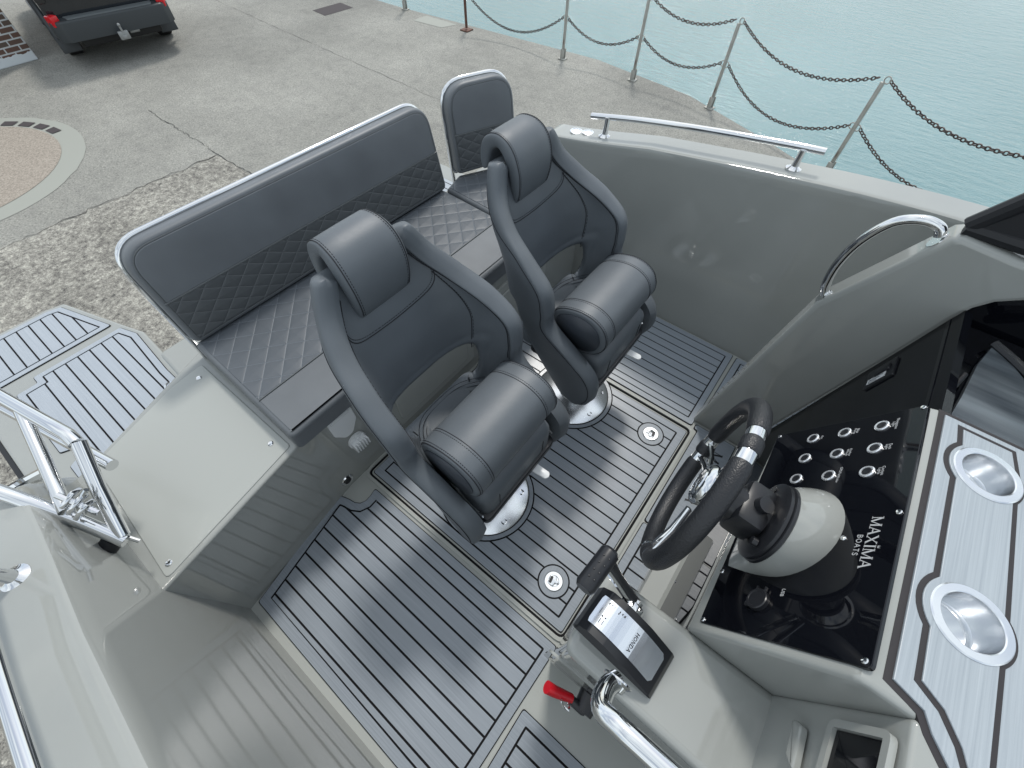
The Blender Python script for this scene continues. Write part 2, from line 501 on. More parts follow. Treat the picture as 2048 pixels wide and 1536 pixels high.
def planks(name, outline, z, parent, pm, pitch=0.0561, y0=0.0, border=0.034, gw=0.0074, gm=None, edge=0.003, th=0.004, M_=None, axis=1, label=None, rad=0.010):
    """foam deck panel: black backing, border strip, plank strips"""
    gm = gm or groove
    if area(outline) < 0: outline = outline[::-1]
    bm = B()
    prism(bm, roundpoly(outline, rad, 3), z - 0.012, z - 0.0025, M_=M_)
    base = obj(name, bm, gm, parent, smooth=False, label=label)
    o1 = roundpoly(inset(outline, edge), rad, 3); o2 = roundpoly(inset(outline, border), rad * .6, 3)
    bm = B(); ringmesh(bm, o1, o2, z - 0.004, z)
    if M_: bmesh.ops.transform(bm, matrix=M_, verts=bm.verts)
    obj('border_strip', bm, pm, base, smooth=False)
    o3 = inset(outline, border + gw)
    lo, hi = min(q[axis] for q in o3), max(q[axis] for q in o3)
    bm = B()
    b = hi
    while b > lo + 1e-4:
        a = b - (pitch - gw)
        if a - lo < gw + 0.016: a = lo
        q = clip(clip(o3, axis, a, True), axis, b, False)
        r = []
        for v in q:
            if not r or (abs(v[0] - r[-1][0]) + abs(v[1] - r[-1][1])) > 1e-5: r.append(v)
        if len(r) > 2 and abs(r[0][0] - r[-1][0]) + abs(r[0][1] - r[-1][1]) < 1e-5: r.pop()
        if len(r) >= 3 and abs(area(r)) > 1e-5:
            if area(r) < 0: r = r[::-1]
            prism(bm, r, z - 0.004, z)
        b = a - gw
    if M_: bmesh.ops.transform(bm, matrix=M_, verts=bm.verts)
    obj('planks', bm, pm, base, smooth=False)
    return base
def disc_pts(c, r, n=40): return [(c[0] + r * math.cos(2 * math.pi * k / n), c[1] + r * math.sin(2 * math.pi * k / n)) for k in range(n)]
def mirrorx(pts): return pts

# stroke lettering (serif or plain), drawn as flat solid strokes in a unit box
GL = {
 'M': (1.15, [(0.12, 0, 0.12, 1, 0), (0.12, 1, 0.57, 0, 1), (0.57, 0, 1.02, 1, 0), (1.02, 1, 1.02, 0, 1)], [(0.12, 0), (0.12, 1), (1.02, 1), (1.02, 0)]),
 'A': (0.98, [(0.10, 0, 0.49, 1, 0), (0.49, 1, 0.88, 0, 1), (0.25, 0.36, 0.72, 0.36, 0)], [(0.10, 0), (0.88, 0)]),
 'X': (0.98, [(0.12, 1, 0.85, 0, 1), (0.12, 0, 0.85, 1, 0)], [(0.12, 0), (0.12, 1), (0.85, 0), (0.85, 1)]),
 'I': (0.46, [(0.23, 0, 0.23, 1, 1)], [(0.23, 0), (0.23, 1)]),
 'H': (1.02, [(0.15, 0, 0.15, 1, 1), (0.87, 0, 0.87, 1, 1), (0.15, 0.5, 0.87, 0.5, 0)], [(0.15, 0), (0.15, 1), (0.87, 0), (0.87, 1)]),
 'N': (1.02, [(0.15, 0, 0.15, 1, 0), (0.15, 1, 0.87, 0, 1), (0.87, 0, 0.87, 1, 0)], [(0.15, 0), (0.15, 1), (0.87, 1)]),
 'O': (1.0, 'O', []), 'D': (1.0, 'D', []), 'B': (0.8, 'B', []), 'T': (0.8, [(0.4, 0, 0.4, 1, 1), (0.05, 0.95, 0.75, 0.95, 0)], []), 'S': (0.75, 'S', []),
}
def letters(word, h, m, name, parent, Mx, serif=True, gap=0.08, thick=0.14, thin=0.06, dz=0.0006, widths=None):
    bm = B(); x = 0.0
    def stroke(pts, wd):
        for (x0, y0), (x1, y1) in zip(pts[:-1], pts[1:]):
            d = V((x1 - x0, y1 - y0)); 
            if d.length < 1e-6: continue
            n_ = V((-d.y, d.x)).normalized() * wd / 2
            prism(bm, [(x0 + n_.x, y0 + n_.y), (x0 - n_.x, y0 - n_.y), (x1 - n_.x, y1 - n_.y), (x1 + n_.x, y1 + n_.y)], 0, dz / h)
    for ch in word:
        if ch == ' ': x += 0.5; continue
        wd, st, sf = GL[ch]
        tk, tn = (thick, thin)
        if isinstance(st, str):
            if st == 'O': stroke([(x + 0.5 + 0.4 * math.cos(a), 0.5 + 0.46 * math.sin(a)) for a in [2 * math.pi * k / 24 for k in range(25)]], (tk + tn) / 2)
            if st == 'D':
                stroke([(x + 0.16, 0), (x + 0.16, 1)], tk)
                stroke([(x + 0.05, 0.97), (x + 0.45, 0.97)] + [(x + 0.45 + 0.42 * math.cos(a), 0.5 + 0.47 * math.sin(a)) for a in [math.pi / 2 - math.pi * k / 12 for k in range(13)]] + [(x + 0.05, 0.03)], (tk + tn) / 2)
            if st == 'B':
                stroke([(x + 0.12, 0), (x + 0.12, 1)], tk)
                stroke([(x + 0.12, 0.96), (x + 0.42, 0.96), (x + 0.6, 0.85), (x + 0.6, 0.65), (x + 0.42, 0.53), (x + 0.12, 0.53)], tn)
                stroke([(x + 0.42, 0.53), (x + 0.66, 0.4), (x + 0.66, 0.15), (x + 0.45, 0.04), (x + 0.12, 0.04)], tn)
            if st == 'S':
                stroke([(x + 0.62, 0.8), (x + 0.5, 0.94), (x + 0.25, 0.95), (x + 0.12, 0.8), (x + 0.16, 0.6), (x + 0.55, 0.42), (x + 0.62, 0.22), (x + 0.5, 0.06), (x + 0.22, 0.05), (x + 0.08, 0.2)], tn)
        else:
            for (a, b, c, d, k) in st: stroke([(x + a, b), (x + c, d)], tk if k else tn)
        if serif:
            for (a, b) in sf: stroke([(x + a - 0.13, b + (0.02 if b < 0.5 else -0.02)), (x + a + 0.13, b + (0.02 if b < 0.5 else -0.02))], 0.045)
        x += wd + gap
    tot = x - gap
    T = Mx @ Matrix.Diagonal((h, h, h, 1)) @ Matrix.Translation((-tot / 2, -0.5, 0))
    bmesh.ops.transform(bm, matrix=T, verts=bm.verts)
    return obj(name, bm, m, parent, smooth=False)
def textmesh(body, size, m, name, parent, Mx, align='CENTER', ls=1.0):
    cu = bpy.data.curves.new(name, 'FONT'); cu.body = body; cu.size = size
    cu.align_x = align; cu.align_y = 'CENTER'; cu.extrude = 0.0002; cu.space_line = ls
    o = bpy.data.objects.new(name, cu); COL.objects.link(o)
    bpy.context.view_layer.update()
    me = bpy.data.meshes.new_from_object(o.evaluated_get(bpy.context.evaluated_depsgraph_get()))
    bpy.data.objects.remove(o); bpy.data.curves.remove(cu)
    me.transform(Mx); me.materials.clear(); me.materials.append(m)
    q = bpy.data.objects.new(name, me); COL.objects.link(q); q.parent = parent
    return q
def basis(o, ex, ey):
    ex = V(ex).normalized(); ey = V(ey); ey = (ey - ex * ey.dot(ex)).normalized(); ez = ex.cross(ey)
    return Matrix(((ex.x, ey.x, ez.x, o[0]), (ex.y, ey.y, ez.y, o[1]), (ex.z, ey.z, ez.z, o[2]), (0, 0, 0, 1)))


# ================================================================ QUAY, WATER
GZ = -1.4
EDGE = [(-60, 8.45), (-9.8, 8.47), (-4.7, 8.74), (-2.64, 8.40), (-1.1, 7.72), (0.6, 6.85), (3.0, 5.6), (9, 3.0), (60, -20)]
bm = B()
gp = [(-400, -400), (60, -400)] + EDGE[::-1] + [(-60, 8.45), (-400, 8.45)]
gp = [(-400, -400), (60, -400)] + EDGE[::-1] + [(-400, 8.45)]
vs = [bm.verts.new((x, y, GZ)) for x, y in gp]
bm.faces.new(vs)
e2 = [(-400, 8.45)] + EDGE
for (a, b) in zip(e2[:-1], e2[1:]):
    q = [bm.verts.new(p) for p in ((a[0], a[1], GZ), (b[0], b[1], GZ), (b[0], b[1] + 0.1, -4.5), (a[0], a[1] + 0.1, -4.5))]
    bm.faces.new(q)
bmesh.ops.triangulate(bm, faces=[f_ for f_ in bm.faces if len(f_.verts) > 4])
props(obj('quay_ground', bm, conc, smooth=False), kind='structure')
bm = B()
vs = [bm.verts.new(p) for p in ((-600, -5, -2.75), (600, -60, -2.75), (600, 900, -2.75), (-600, 900, -2.75))]
bm.faces.new(vs)
props(obj('water', bm, water, smooth=False), kind='structure')
def sheet(name, pts, z, m, holes=None, kind='structure'):
    bm = B(); bm.faces.new([bm.verts.new((x, y, z)) for x, y in pts])
    bmesh.ops.triangulate(bm, faces=bm.faces)
    o = obj(name, bm, m, smooth=False)
    if kind: o['kind'] = kind
    return o
def jag(a, b, n, amp):
    o = []
    for k in range(n + 1):
        t = k / n
        o.append((a[0] + (b[0] - a[0]) * t + random.uniform(-amp, amp) * (0 < k < n), a[1] + (b[1] - a[1]) * t + random.uniform(-amp, amp) * (0 < k < n)))
    return o
pp = jag((-7.18, -9), (-7.12, 2.30), 90, 0.045) + jag((-7.12, 2.30), (6, 2.34), 60, 0.02)[1:] + [(6, -9)]
sheet('rough_paving', pp, GZ + 0.004, agg)
def crack(name, pts, wd, z):
    l, r = [], []
    for i, p in enumerate(pts):
        q = pts[min(i + 1, len(pts) - 1)]; p0 = pts[max(i - 1, 0)]
        d = V((q[0] - p0[0], q[1] - p0[1])).normalized(); ww = .42 * wd * random.uniform(0.3, 1.3)
        l.append((p[0] - d.y * ww, p[1] + d.x * ww)); r.append((p[0] + d.y * ww, p[1] - d.x * ww))
    sheet(name, l + r[::-1], z, crackm)
crack('paving_joint', jag((-9.2, 2.36), (-5.9, 2.30), 50, 0.02), 0.014, GZ + 0.008)
crack('paving_joint', jag((-7.18, -3.0), (-7.12, 2.30), 60, 0.04), 0.016, GZ + 0.008)
crack('paving_joint', jag((-14, 6.1), (-3.2, 5.4), 60, 0.015), 0.007, GZ + 0.004)
# round filled-in turning circle set in the concrete
RC = (-9.45, -0.35)
sheet('round_paving', [(RC[0] + 1.72 * math.cos(a) + random.uniform(-.02, .02), RC[1] + 1.72 * math.sin(a)) for a in [2 * math.pi * k / 70 for k in range(70)]], GZ + 0.004, plate)
sheet('round_paving', disc_pts(RC, 1.42, 60), GZ + 0.008, pink)
for k in range(4):
    a0 = math.radians(98 + k * 10.5)
    q = [(RC[0] + r * math.cos(a0 + d), RC[1] + r * math.sin(a0 + d)) for r, d in ((1.45, -.065), (1.58, -.065), (1.58, .065), (1.45, .065))]
    sheet('stone_inlay', q, GZ + 0.012, darkm)
sheet('quay_patch', [(-8.95, 8.03), (-8.16, 8.09), (-8.03, 8.44), (-8.93, 8.43)], GZ + 0.004, plate)
sheet('stone_inlay', [(-11.15, 7.05), (-10.65, 7.0), (-10.6, 7.75), (-11.1, 7.8)], GZ + 0.004, darkm)

# ---- quay posts and chains
def make_post(name, label, x, y, m, twist, h=1.12, shoe=True, group='steel posts along the quay edge'):
    t = thing(name, label, 'post', (x, y, GZ), group, (0, 0, twist))
    bm = B(); box(bm, (0, 0, h / 2 + 0.02), (0.05, 0.034, h - 0.04), bev=0.008)
    obj('shaft', bm, m, t)
    bm = B()
    if shoe:
        for s in (-1, 1): box(bm, (0, s * 0.033, 0.085), (0.075, 0.014, 0.17), bev=0.006)
        box(bm, (0, 0, 0.01), (0.14, 0.13, 0.02), bev=0.005)
        cyl(bm, (0, -0.05, 0.11), (0, 0.05, 0.11), 0.011, 8)
    else:
        box(bm, (0, 0, 0.012), (0.2, 0.2, 0.02), bev=0.004)
    obj('base_shoe', bm, m, t)
    for zz in (h + 0.03, 0.62):
        for s in (-1, 1):
            bm = B()
            ring = [(s * 0.035 + 0.036 * math.cos(a), 0, zz + 0.036 * math.sin(a)) for a in [2 * math.pi * k / 14 for k in range(14)]]
            tube(bm, ring, 0.0075, 6, closed=True)
            if zz > 1 and s < 0: bm.free(); continue
            obj('ring', bm, m, t)
    return t
PX = [(-0.09, 7.30, -0.30), (-2.181, 8.17, -0.2), (-3.71, 8.33, 0), (-5.22, 8.33, 0), (-7.651, 8.32, 0), (-9.586, 8.42, 0)]
LB = ['grey steel post by the boat side where the quay edge turns, nearest post', 'grey steel post second from the boat, topped with a ring above the water',
      'grey steel post third from the boat, its base on the quay edge', 'grey steel post fourth from the boat with mid height chain ring',
      'rusty brown post on a square base plate by the quay edge', 'pale post base farthest away at the top edge of the picture']
for i, ((x, y, tw), lb) in enumerate(zip(PX, LB)):
    make_post('quay_post', lb, x, y, rust if i == 4 else postm, tw, shoe=(i != 4))
make_post('quay_post', 'steel post at the right edge holding the near end of the chains', 1.62, 6.30, postm, -0.4)
link_cache = {}
def chain(label, a, b, sag, pitch=0.042, wire=0.0072, m=chainm):
    a, b = V(a), V(b)
    N_ = 60
    P_ = [a.lerp(b, k / N_) - V((0, 0, 4 * sag * (k / N_) * (1 - k / N_))) for k in range(N_ + 1)]
    cum = [0]
    for p, q in zip(P_[:-1], P_[1:]): cum.append(cum[-1] + (q - p).length)
    tot = cum[-1]; n = int(tot / pitch)
    bm = B(); j = 0
    for i in range(n):
        d = (i + 0.5) * tot / n
        while cum[j + 1] < d: j += 1
        t = (d - cum[j]) / (cum[j + 1] - cum[j])
        c = P_[j].lerp(P_[j + 1], t); dr = (P_[j + 1] - P_[j]).normalized()
        s_ = dr.cross(V((0, 0, 1))).normalized(); u_ = s_.cross(dr)
        sd = s_ if i % 2 else u_
        sd = (sd + (u_ if i % 2 else -s_) * random.uniform(-.3, .3)).normalized()
        hl, hw = pitch * 0.5 + wire * 0.6, pitch * 0.40
        ring = [c + dr * (hl * (abs(math.cos(a_)) ** 0.8) * (1 if math.cos(a_) > 0 else -1)) + sd * hw * math.sin(a_) for a_ in [2 * math.pi * k / 10 for k in range(10)]]
        tube(bm, ring, wire, 5, closed=True)
    o = obj('barrier_chain', bm, m)
    props(o, label, 'chain', 'chains slung between the quay posts')
    return o
def ptop(i, lo=False, s=0):
    x, y, _ = PX[i] if i < 6 else (1.62, 6.30, 0)
    return (x + s * 0.062, y - s * 0.01, GZ + (0.62 if lo else 1.15))
chain('upper chain between the nearest post and the right edge of the picture', ptop(0, s=1), ptop(6, s=-1), 0.17)
chain('lower chain hanging from the nearest post down behind the boat side', ptop(0, True, 1), ptop(6, True, -1), 0.22)
chain('upper chain spanning from the second post to the nearest post', ptop(1, s=1), ptop(0, s=-1), 0.26)
chain('lower chain sagging from the second post to the nearest post', ptop(1, True, 1), ptop(0, True, -1), 0.34)
chain('upper chain leaving the top of the picture toward the second post', ptop(2, s=1), ptop(1, s=-1), 0.17)
chain('lower chain between the third post and the second post', ptop(2, True, 1), ptop(1, True, -1), 0.20)
chain('lower chain between the fourth post and the third post', ptop(3, True, 1), ptop(2, True, -1), 0.22)
chain('long lower chain between the rusty post and the fourth post', ptop(4, True, 1), ptop(3, True, -1), 0.40)

# ---- brick wall corner
bm = B(); box(bm, (0, 0, 2.2), (3.0, 4.4, 4.4), bev=0.01, seg=1)
o = obj('brick_wall', bm, brickm, smooth=False)
o.location = (-14.31, -0.09, GZ)
props(o, 'brown brick wall corner with white mortar and whitewashed foot beside the car', 'wall')

# ---- parked SUV seen from behind
car = thing('parked_car', 'black four wheel drive car parked on the quay with tow hitch and mud flaps', 'car', (-12.44, 3.47, GZ), None, (0, 0, R_(180 - 10.6)))
def cprof(hw, z0, z1, zr=None):
    return None
bm = B()
# body: cross sections along local x (forward +); each ring (y,z)
secs = [(-0.90, .86, .58, .98, .80, 1.25), (-0.86, .90, .50, 1.02, .80, 1.62), (-0.70, .905, .42, 1.06, .78, 1.80), (0.2, .91, .40, 1.08, .78, 1.86), (1.6, .91, .40, 1.06, .78, 1.84), (2.35, .91, .42, 1.04, .80, 1.15), (3.4, .88, .45, 1.0, .78, 1.06), (3.62, .80, .50, .85, .7, .9)]
rings = []
for (x, hw, zb, zs, hr, zt) in secs:
    rings.append([(x, -hw * .86, zb), (x, -hw, zb + .12), (x, -hw - .005, zs - .08), (x, -hw + .03, zs), (x, -hr, zt - .08), (x, -hr + .08, zt), (x, hr - .08, zt), (x, hr, zt - .08), (x, hw - .03, zs), (x, hw + .005, zs - .08), (x, hw, zb + .12), (x, hw * .86, zb)])
loft(bm, rings)
body = obj('body', bm, carp, car)
bm = B()
pr_ = roundpoly([(-1.14, -.80, .10), (-1.14, .80, .10), (-1.02, .93, .06), (-.55, .935, 0), (-.55, -.935, 0), (-1.02, -.93, .06)], .06)
prism(bm, pr_, .42, .70, bev=.03)
obj('bumper', bm, cplas, car)
bm = B(); prism(bm, roundpoly([(-1.10, -.66), (-1.10, .66), (-.90, .70), (-.90, -.70)], .03), .695, .712, bev=.004)
obj('bumper_step', bm, cplat, car)
for s in (-1, 1):
    bm = B(); box(bm, (-1.0, s * .85, .70), (.15, .13, .15), Matrix.Rotation(s * .5, 3, 'Z'), bev=.02)
    obj('tail_light', bm, lampr, car)
    bm = B(); box(bm, (-.90, s * .84, 1.13), (.10, .14, .46), bev=.03)
    obj('lamp_surround', bm, carglass, car)
    bm = B(); box(bm, (-.46, s * .84, .29), (.02, .30, .30), Matrix.Rotation(.25, 3, 'Y'), bev=.006)
    obj('mud_flap', bm, cplas, car)
    bm = B(); box(bm, (1.3, s * .93, .38), (1.7, .13, .05), bev=.02); obj('side_step', bm, cplas, car)
    bm = B(); fl = [(-.0 + .52 * math.cos(a), s * .93, .38 + .50 * math.sin(a)) for a in [math.pi * k / 14 for k in range(15)]]
    tube(bm, fl, .055, 8); obj('wheel_flare', bm, cplas, car)
    bm = B(); box(bm, (.75, s * .83, 1.46), (2.2, .02, .42), Matrix.Rotation(-s * .13, 3, 'X'), bev=.005); obj('side_window', bm, carglass, car)
    for x in (0.0, 2.75):
        bm = B()
        lathe(bm, [(.20, -.13), (.34, -.13), (.385, -.10), (.39, 0), (.385, .10), (.34, .13), (.20, .13)], (0, 0, 0), Matrix.Rotation(math.pi / 2, 3, 'X'), 28)
        wh = obj('wheel', bm, tyre, car); wh.location = (x, s * .80, .385)
        bm = B(); lathe(bm, [(.05, .135), (.19, .125), (.20, .10)], (0, 0, 0), Matrix.Rotation(-s * math.pi / 2, 3, 'X'), 20)
        obj('rim', bm, steel, wh)
bm = B(); box(bm, (-.885, 0, 1.5), (.02, 1.25, .42), Matrix.Rotation(.12, 3, 'Y'), bev=.005); obj('rear_window', bm, carglass, car)
bm = B(); box(bm, (-.925, .05, 1.0), (.012, .50, .12), bev=.004); obj('number_plate', bm, white, car)
bm = B()
box(bm, (-1.15, .02, .40), (.34, .07, .06), bev=.008); box(bm, (-1.28, .02, .42), (.05, .16, .12), bev=.01)
cyl(bm, (-1.31, .02, .47), (-1.31, .02, .55), .018, 10)
lathe(bm, [(.005, -.026), (.02, -.018), (.026, 0), (.02, .018), (.005, .026)], (-1.31, .02, .57), None, 12)
box(bm, (-.95, -.20, .38), (.16, .16, .04), bev=.01)
obj('tow_hitch', bm, steel, car)
bm = B(); box(bm, (.8, 0, .36), (3.6, 1.3, .14), bev=.03); obj('chassis', bm, tyre, car)

# ================================================================ BOAT
boat = thing('motor_boat', 'grey green open motor boat with teak style grey foam deck, hauled out on the quay', 'boat', (0, 0, -0.75))
def bobj(name, bm, m, parent=None, **k):
    o = obj(name, bm, m, None, **k)
    o.parent = parent or boat
    if parent is None or parent is boat: o.matrix_parent_inverse = Matrix.Translation((0, 0, 0.75))
    return o
PAR0 = Matrix.Translation((0, 0, 0.75))
def fix(o):
    o.parent = boat; o.matrix_parent_inverse = PAR0
    return o
SH = [(-1.50, .487), (-1.295, .742), (-1.27, .752), (-1.02, .793), (-.72, .855), (-.28, .915), (.08, .955), (.31, .973), (.6, .985), (1.2, .992), (2.4, .98)]
def sheer(x):
    for (a, za), (b, zb) in zip(SH[:-1], SH[1:]):
        if x <= b: return za + (zb - za) * max(0, min(1, (x - a) / (b - a)))
    return SH[-1][1]
def topside(port):
    bm = B(); rings = []
    xs = [-1.50, -1.44, -1.38, -1.335, -1.305, -1.285, -1.265, -1.24] + [-1.2 + .12 * k for k in range(31)]
    for x in xs:
        zt = sheer(x)
        bow = max(0, x - 1.0); pin = .16 * bow ** 2
        pr_ = [(1.925, -.03), (1.925, .10), (1.932, .35), (1.946, zt - .05), (1.950, zt - .018), (1.956, zt - .006), (1.968, zt), (2.09, zt + .001), (2.103, zt - .006), (2.109, zt - .02), (2.112, zt - .14), (2.125, zt - .16), (2.125, zt - .21), (2.10, zt - .23), (2.03, -.22), (1.92, -.36), (1.3, -.62), (.745, -.78)]
        rings.append([(x, (y - pin) if port else 1.49 - (y - pin), z) for y, z in pr_])
    loft(bm, rings, close=False, cap=False)
    # closing face at the aft end
    e = rings[0]
    bm.faces.new([bm.verts.new(p) for p in e[:14]])
    return bm
bobj('hull_side', topside(True), gel, ang=28)
bobj('hull_side', topside(False), gel, ang=28)
# lower hull aft under the swim platforms
bm = B()
rings = []
for x in (-2.35, -1.5):
    rings.append([(x, y, z) for y, z in [(-.62, -.05), (-.60, -.3), (-.3, -.52), (.745, -.78), (1.79, -.52), (2.09, -.3), (2.11, -.05)]])
loft(bm, rings, True, True)
bobj('lower_hull', bm, gel)
# inner deck liner
bm = B()
prism(bm, [(-1.1, -.46), (2.4, -.46), (2.4, 1.94), (-1.1, 1.94)], -.05, -.0065)
bobj('deck_liner', bm, gelsat)

# ---- foam deck panels
def pl(*a, **k):
    return fix(planks(*a, **k))
PAo = [(-.912, -.403), (-1.008, .066), (-.955, .082), (-.922, .088), (-.902, .100), (-.892, .122), (-.893, .150), (-.902, .186), (.087, .186), (.075, -.412)]
pl('deck_pad', PAo, 0, boat, pad, y0=.146, label='starboard deck pad between bench and bow step')
pl('deck_pad', [(.098, -.413), (1.1, -.413), (1.1, -.034), (.096, -.034)], 0, boat, pad, y0=.146)
# centre hatch with its own frame and recessed gutter
bm = B(); hg = roundpoly([(-.985, .214), (.090, .214), (.093, 1.336), (-.985, 1.336)], .03, 4)
ringmesh(bm, hg, inset(hg, .010), -.03, -.0058)
bmesh.ops.recalc_face_normals(bm, faces=bm.faces)
o = bobj('hatch_gutter', bm, groove, smooth=False)
bm = B(); hr_ = inset(hg, -.014); ringmesh(bm, hr_, hg, -.02, .0015)
bobj('hatch_frame', bm, gelsat)
HO = [(-.968, .232), (.075, .230), (.079, 1.318), (-.968, 1.318)]
hatch = pl('floor_hatch', HO, 0, boat, pad, y0=1.2784, pitch=.0561, border=.036, label='wide central floor hatch pad carrying both seat pedestals')
# port pad
pl('deck_pad', [(-1.02, 1.362), (.082, 1.362), (.076, 1.917), (-1.02, 1.917)], 0, boat, pad, pitch=.0499, y0=1.884 - .0031, border=.031, gw=.0062, label='port side deck pad along the hull')
pl('deck_pad', [(.095, 1.42), (.60, 1.42), (.60, 1.915), (.095, 1.915)], 0, boat, pad, pitch=.05, y0=1.884, border=.031, gw=.0062)
# helm pad with the lettered band
pl('deck_pad', [(.094, 1.385), (.094, 1.353), (.114, 1.350), (.117, .80), (.30, .80), (.30, 1.385)], 0, boat, pad, pitch=2.0, y0=.5, border=.006, gw=.0, edge=.004, label='plain band of pad lettered in front of the cabin door')
pl('deck_pad', [(.117, .794), (.117, .206), (.33, .206), (.33, .794)], 0, boat, pad, pitch=.0561, y0=.146, border=.034, label='helm footwell pad')
pl('deck_pad', [(.094, .190), (.114, .190), (.115, .155), (.097, .155)], 0, boat, pad, pitch=1, y0=.5, border=.004, gw=0, edge=.002)
letters('MAXIMA', .050, ink, 'deck_lettering', None, basis((.242, 1.145, .0006), (0, -1, 0), (1, 0, 0)), gap=.10, thick=.17)
fix(bpy.data.objects['deck_lettering'])
# hatch latches
def latch(x, y, z=0.0, r1=.0645, rot=0.0, label=None):
    bm = B()
    prism(bm, disc_pts((0, 0), r1, 36), -.001, .0006); a = obj('latch', bm, groove, None, smooth=False, label=label)
    a.location = (x, y, z); a.rotation_euler = (0, 0, rot)
    bm = B(); prism(bm, disc_pts((0, 0), r1 - .006, 36), .0, .0014); obj('foam_ring', bm, pad, a, smooth=False)
    bm = B(); lathe(bm, [(.038, .0005), (.038, .0035), (.035, .0055), (.022, .0052), (.020, .003)], seg=36, capb=False); obj('rim', bm, brushed, a)
    bm = B()
    tri = roundpoly([(-.017, -.020), (.017, -.020), (.021, .004), (.006, .010), (.004, .024), (-.004, .024), (-.006, .010), (-.021, .004)], .006, 4)
    prism(bm, tri, .003, .0085, bev=.002); obj('lift_handle', bm, chrome, a)
    bm = B(); prism(bm, roundpoly([(-.014, -.017), (.014, -.017), (.014, -.006), (-.014, -.006)], .005, 3), .0085, .0090); obj('finger_slot', bm, ink, a)
    return fix(a)
latch(-.057, 1.194, rot=R_(100), label='deck hatch latch nearer the hull side')
latch(-.052, .361, rot=R_(-80), label='deck hatch latch near the throttle')
# drain fitting
bm = B(); lathe(bm, [(.016, -.004), (.016, .003), (.026, .005), (.030, 0), (.030, -.004)], (-.997, .130, .055), Matrix.Rotation(math.pi / 2, 3, 'Y'), 24)
fix(obj('drain_fitting', bm, chrome))
bm = B(); cyl(bm, (-.990, .130, .055), (-.9895, .130, .055), .016, 20); fix(obj('drain_hole', bm, ink))

# ---- bench plinth / aft quarter box
bm = B()
bp = [(-.910, -.462), (-.993, .085), (-1.0, .14), (-1.0, 1.94), (-1.66, 1.94), (-1.66, .09), (-1.61, -.05), (-1.485, -.405), (-1.47, -.462)]
prism(bm, bp, -.01, .485, bev=.010, nb=4)
bobj('bench_plinth', bm, gel, ang=30)
bm = B(); prism(bm, roundpoly([(-.932, -.425), (-1.012, .06), (-1.585, .06), (-1.575, -.06), (-1.47, -.392)], .015, 3), .484, .4885, bev=.003)
bobj('quarter_lid', bm, gelsat)
for (x, y) in ((-1.531, .018), (-.970, -.398), (-1.072, .022), (-1.445, -.365)):
    bm = B(); lathe(bm, [(.010, 0), (.010, .002), (.007, .0045), (.003, .0035)], (x, y, .4885), None, 14); fix(obj('screw', bm, chrome))
# bench front lockers
for (y0_, y1_) in ((.42, .98), (1.06, 1.60)):
    bm = B()
    t = basis((-1.0, 0, 0), (0, 1, 0), (0, 0, 1))
    prism(bm, roundpoly([(y0_, .08), (y1_, .08), (y1_, .40), (y0_, .40)], .03, 4), 0, .012, bev=.006, M_=t)
    prism(bm, roundpoly([(y0_ + .05, .13), (y1_ - .05, .13), (y1_ - .05, .35), (y0_ + .05, .35)], .03, 4), .010, .020, bev=.006, M_=t)
    fix(obj('locker_door', bm, gelsat))
# lower transom block behind the bench
bm = B(); prism(bm, roundpoly([(-2.02, -.02), (-1.62, -.04), (-1.62, 1.53), (-2.02, 1.51)], .03, 4), -.10, .30, bev=.015)
bobj('transom_block', bm, gel)

# ---- swim platforms
for s in (0, 1):
    f_ = (lambda p: [(x, 1.49 - y) for x, y in p]) if s else (lambda p: p)
    bm = B()
    prism(bm, f_(roundpoly([(-1.50, -.70), (-1.50, -.03), (-2.44, .005), (-2.58, -.04), (-2.985, -.165), (-3.01, -.25), (-3.01, -.62), (-2.9, -.70)], .02, 3)), .02, .134, bev=.012)
    sp = bobj('swim_platform', bm, gel)
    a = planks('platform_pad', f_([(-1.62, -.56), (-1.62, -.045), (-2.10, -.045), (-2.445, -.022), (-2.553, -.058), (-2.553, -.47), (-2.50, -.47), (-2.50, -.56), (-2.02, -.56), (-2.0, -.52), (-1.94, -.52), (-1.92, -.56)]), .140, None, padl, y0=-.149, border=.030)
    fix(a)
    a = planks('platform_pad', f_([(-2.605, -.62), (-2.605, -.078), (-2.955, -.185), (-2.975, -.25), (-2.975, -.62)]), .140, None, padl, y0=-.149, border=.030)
    fix(a)
    bm = B(); ys = -.712 if not s else 1.49 + .712
    tube(bm, [(-3.0, ys * 1.0, .07), (-1.45, ys, .07)], .03, 8)
    fix(obj('rubbing_strake', bm, bmatt))
bm = B(); lathe(bm, [(.026, 0), (.026, .004), (.018, .006), (.016, .003)], (-1.985, -.085, .1405), None, 24)
fix(obj('flush_lift_ring', bm, chrome))
# rub rail cap tube at the end of the starboard quarter
bm = B(); tube(bm, spline([(-1.27, -.60, .735), (-1.34, -.53, .70), (-1.42, -.46, .62)], 5), .018, 10)
fix(obj('corner_rail', bm, chrome))

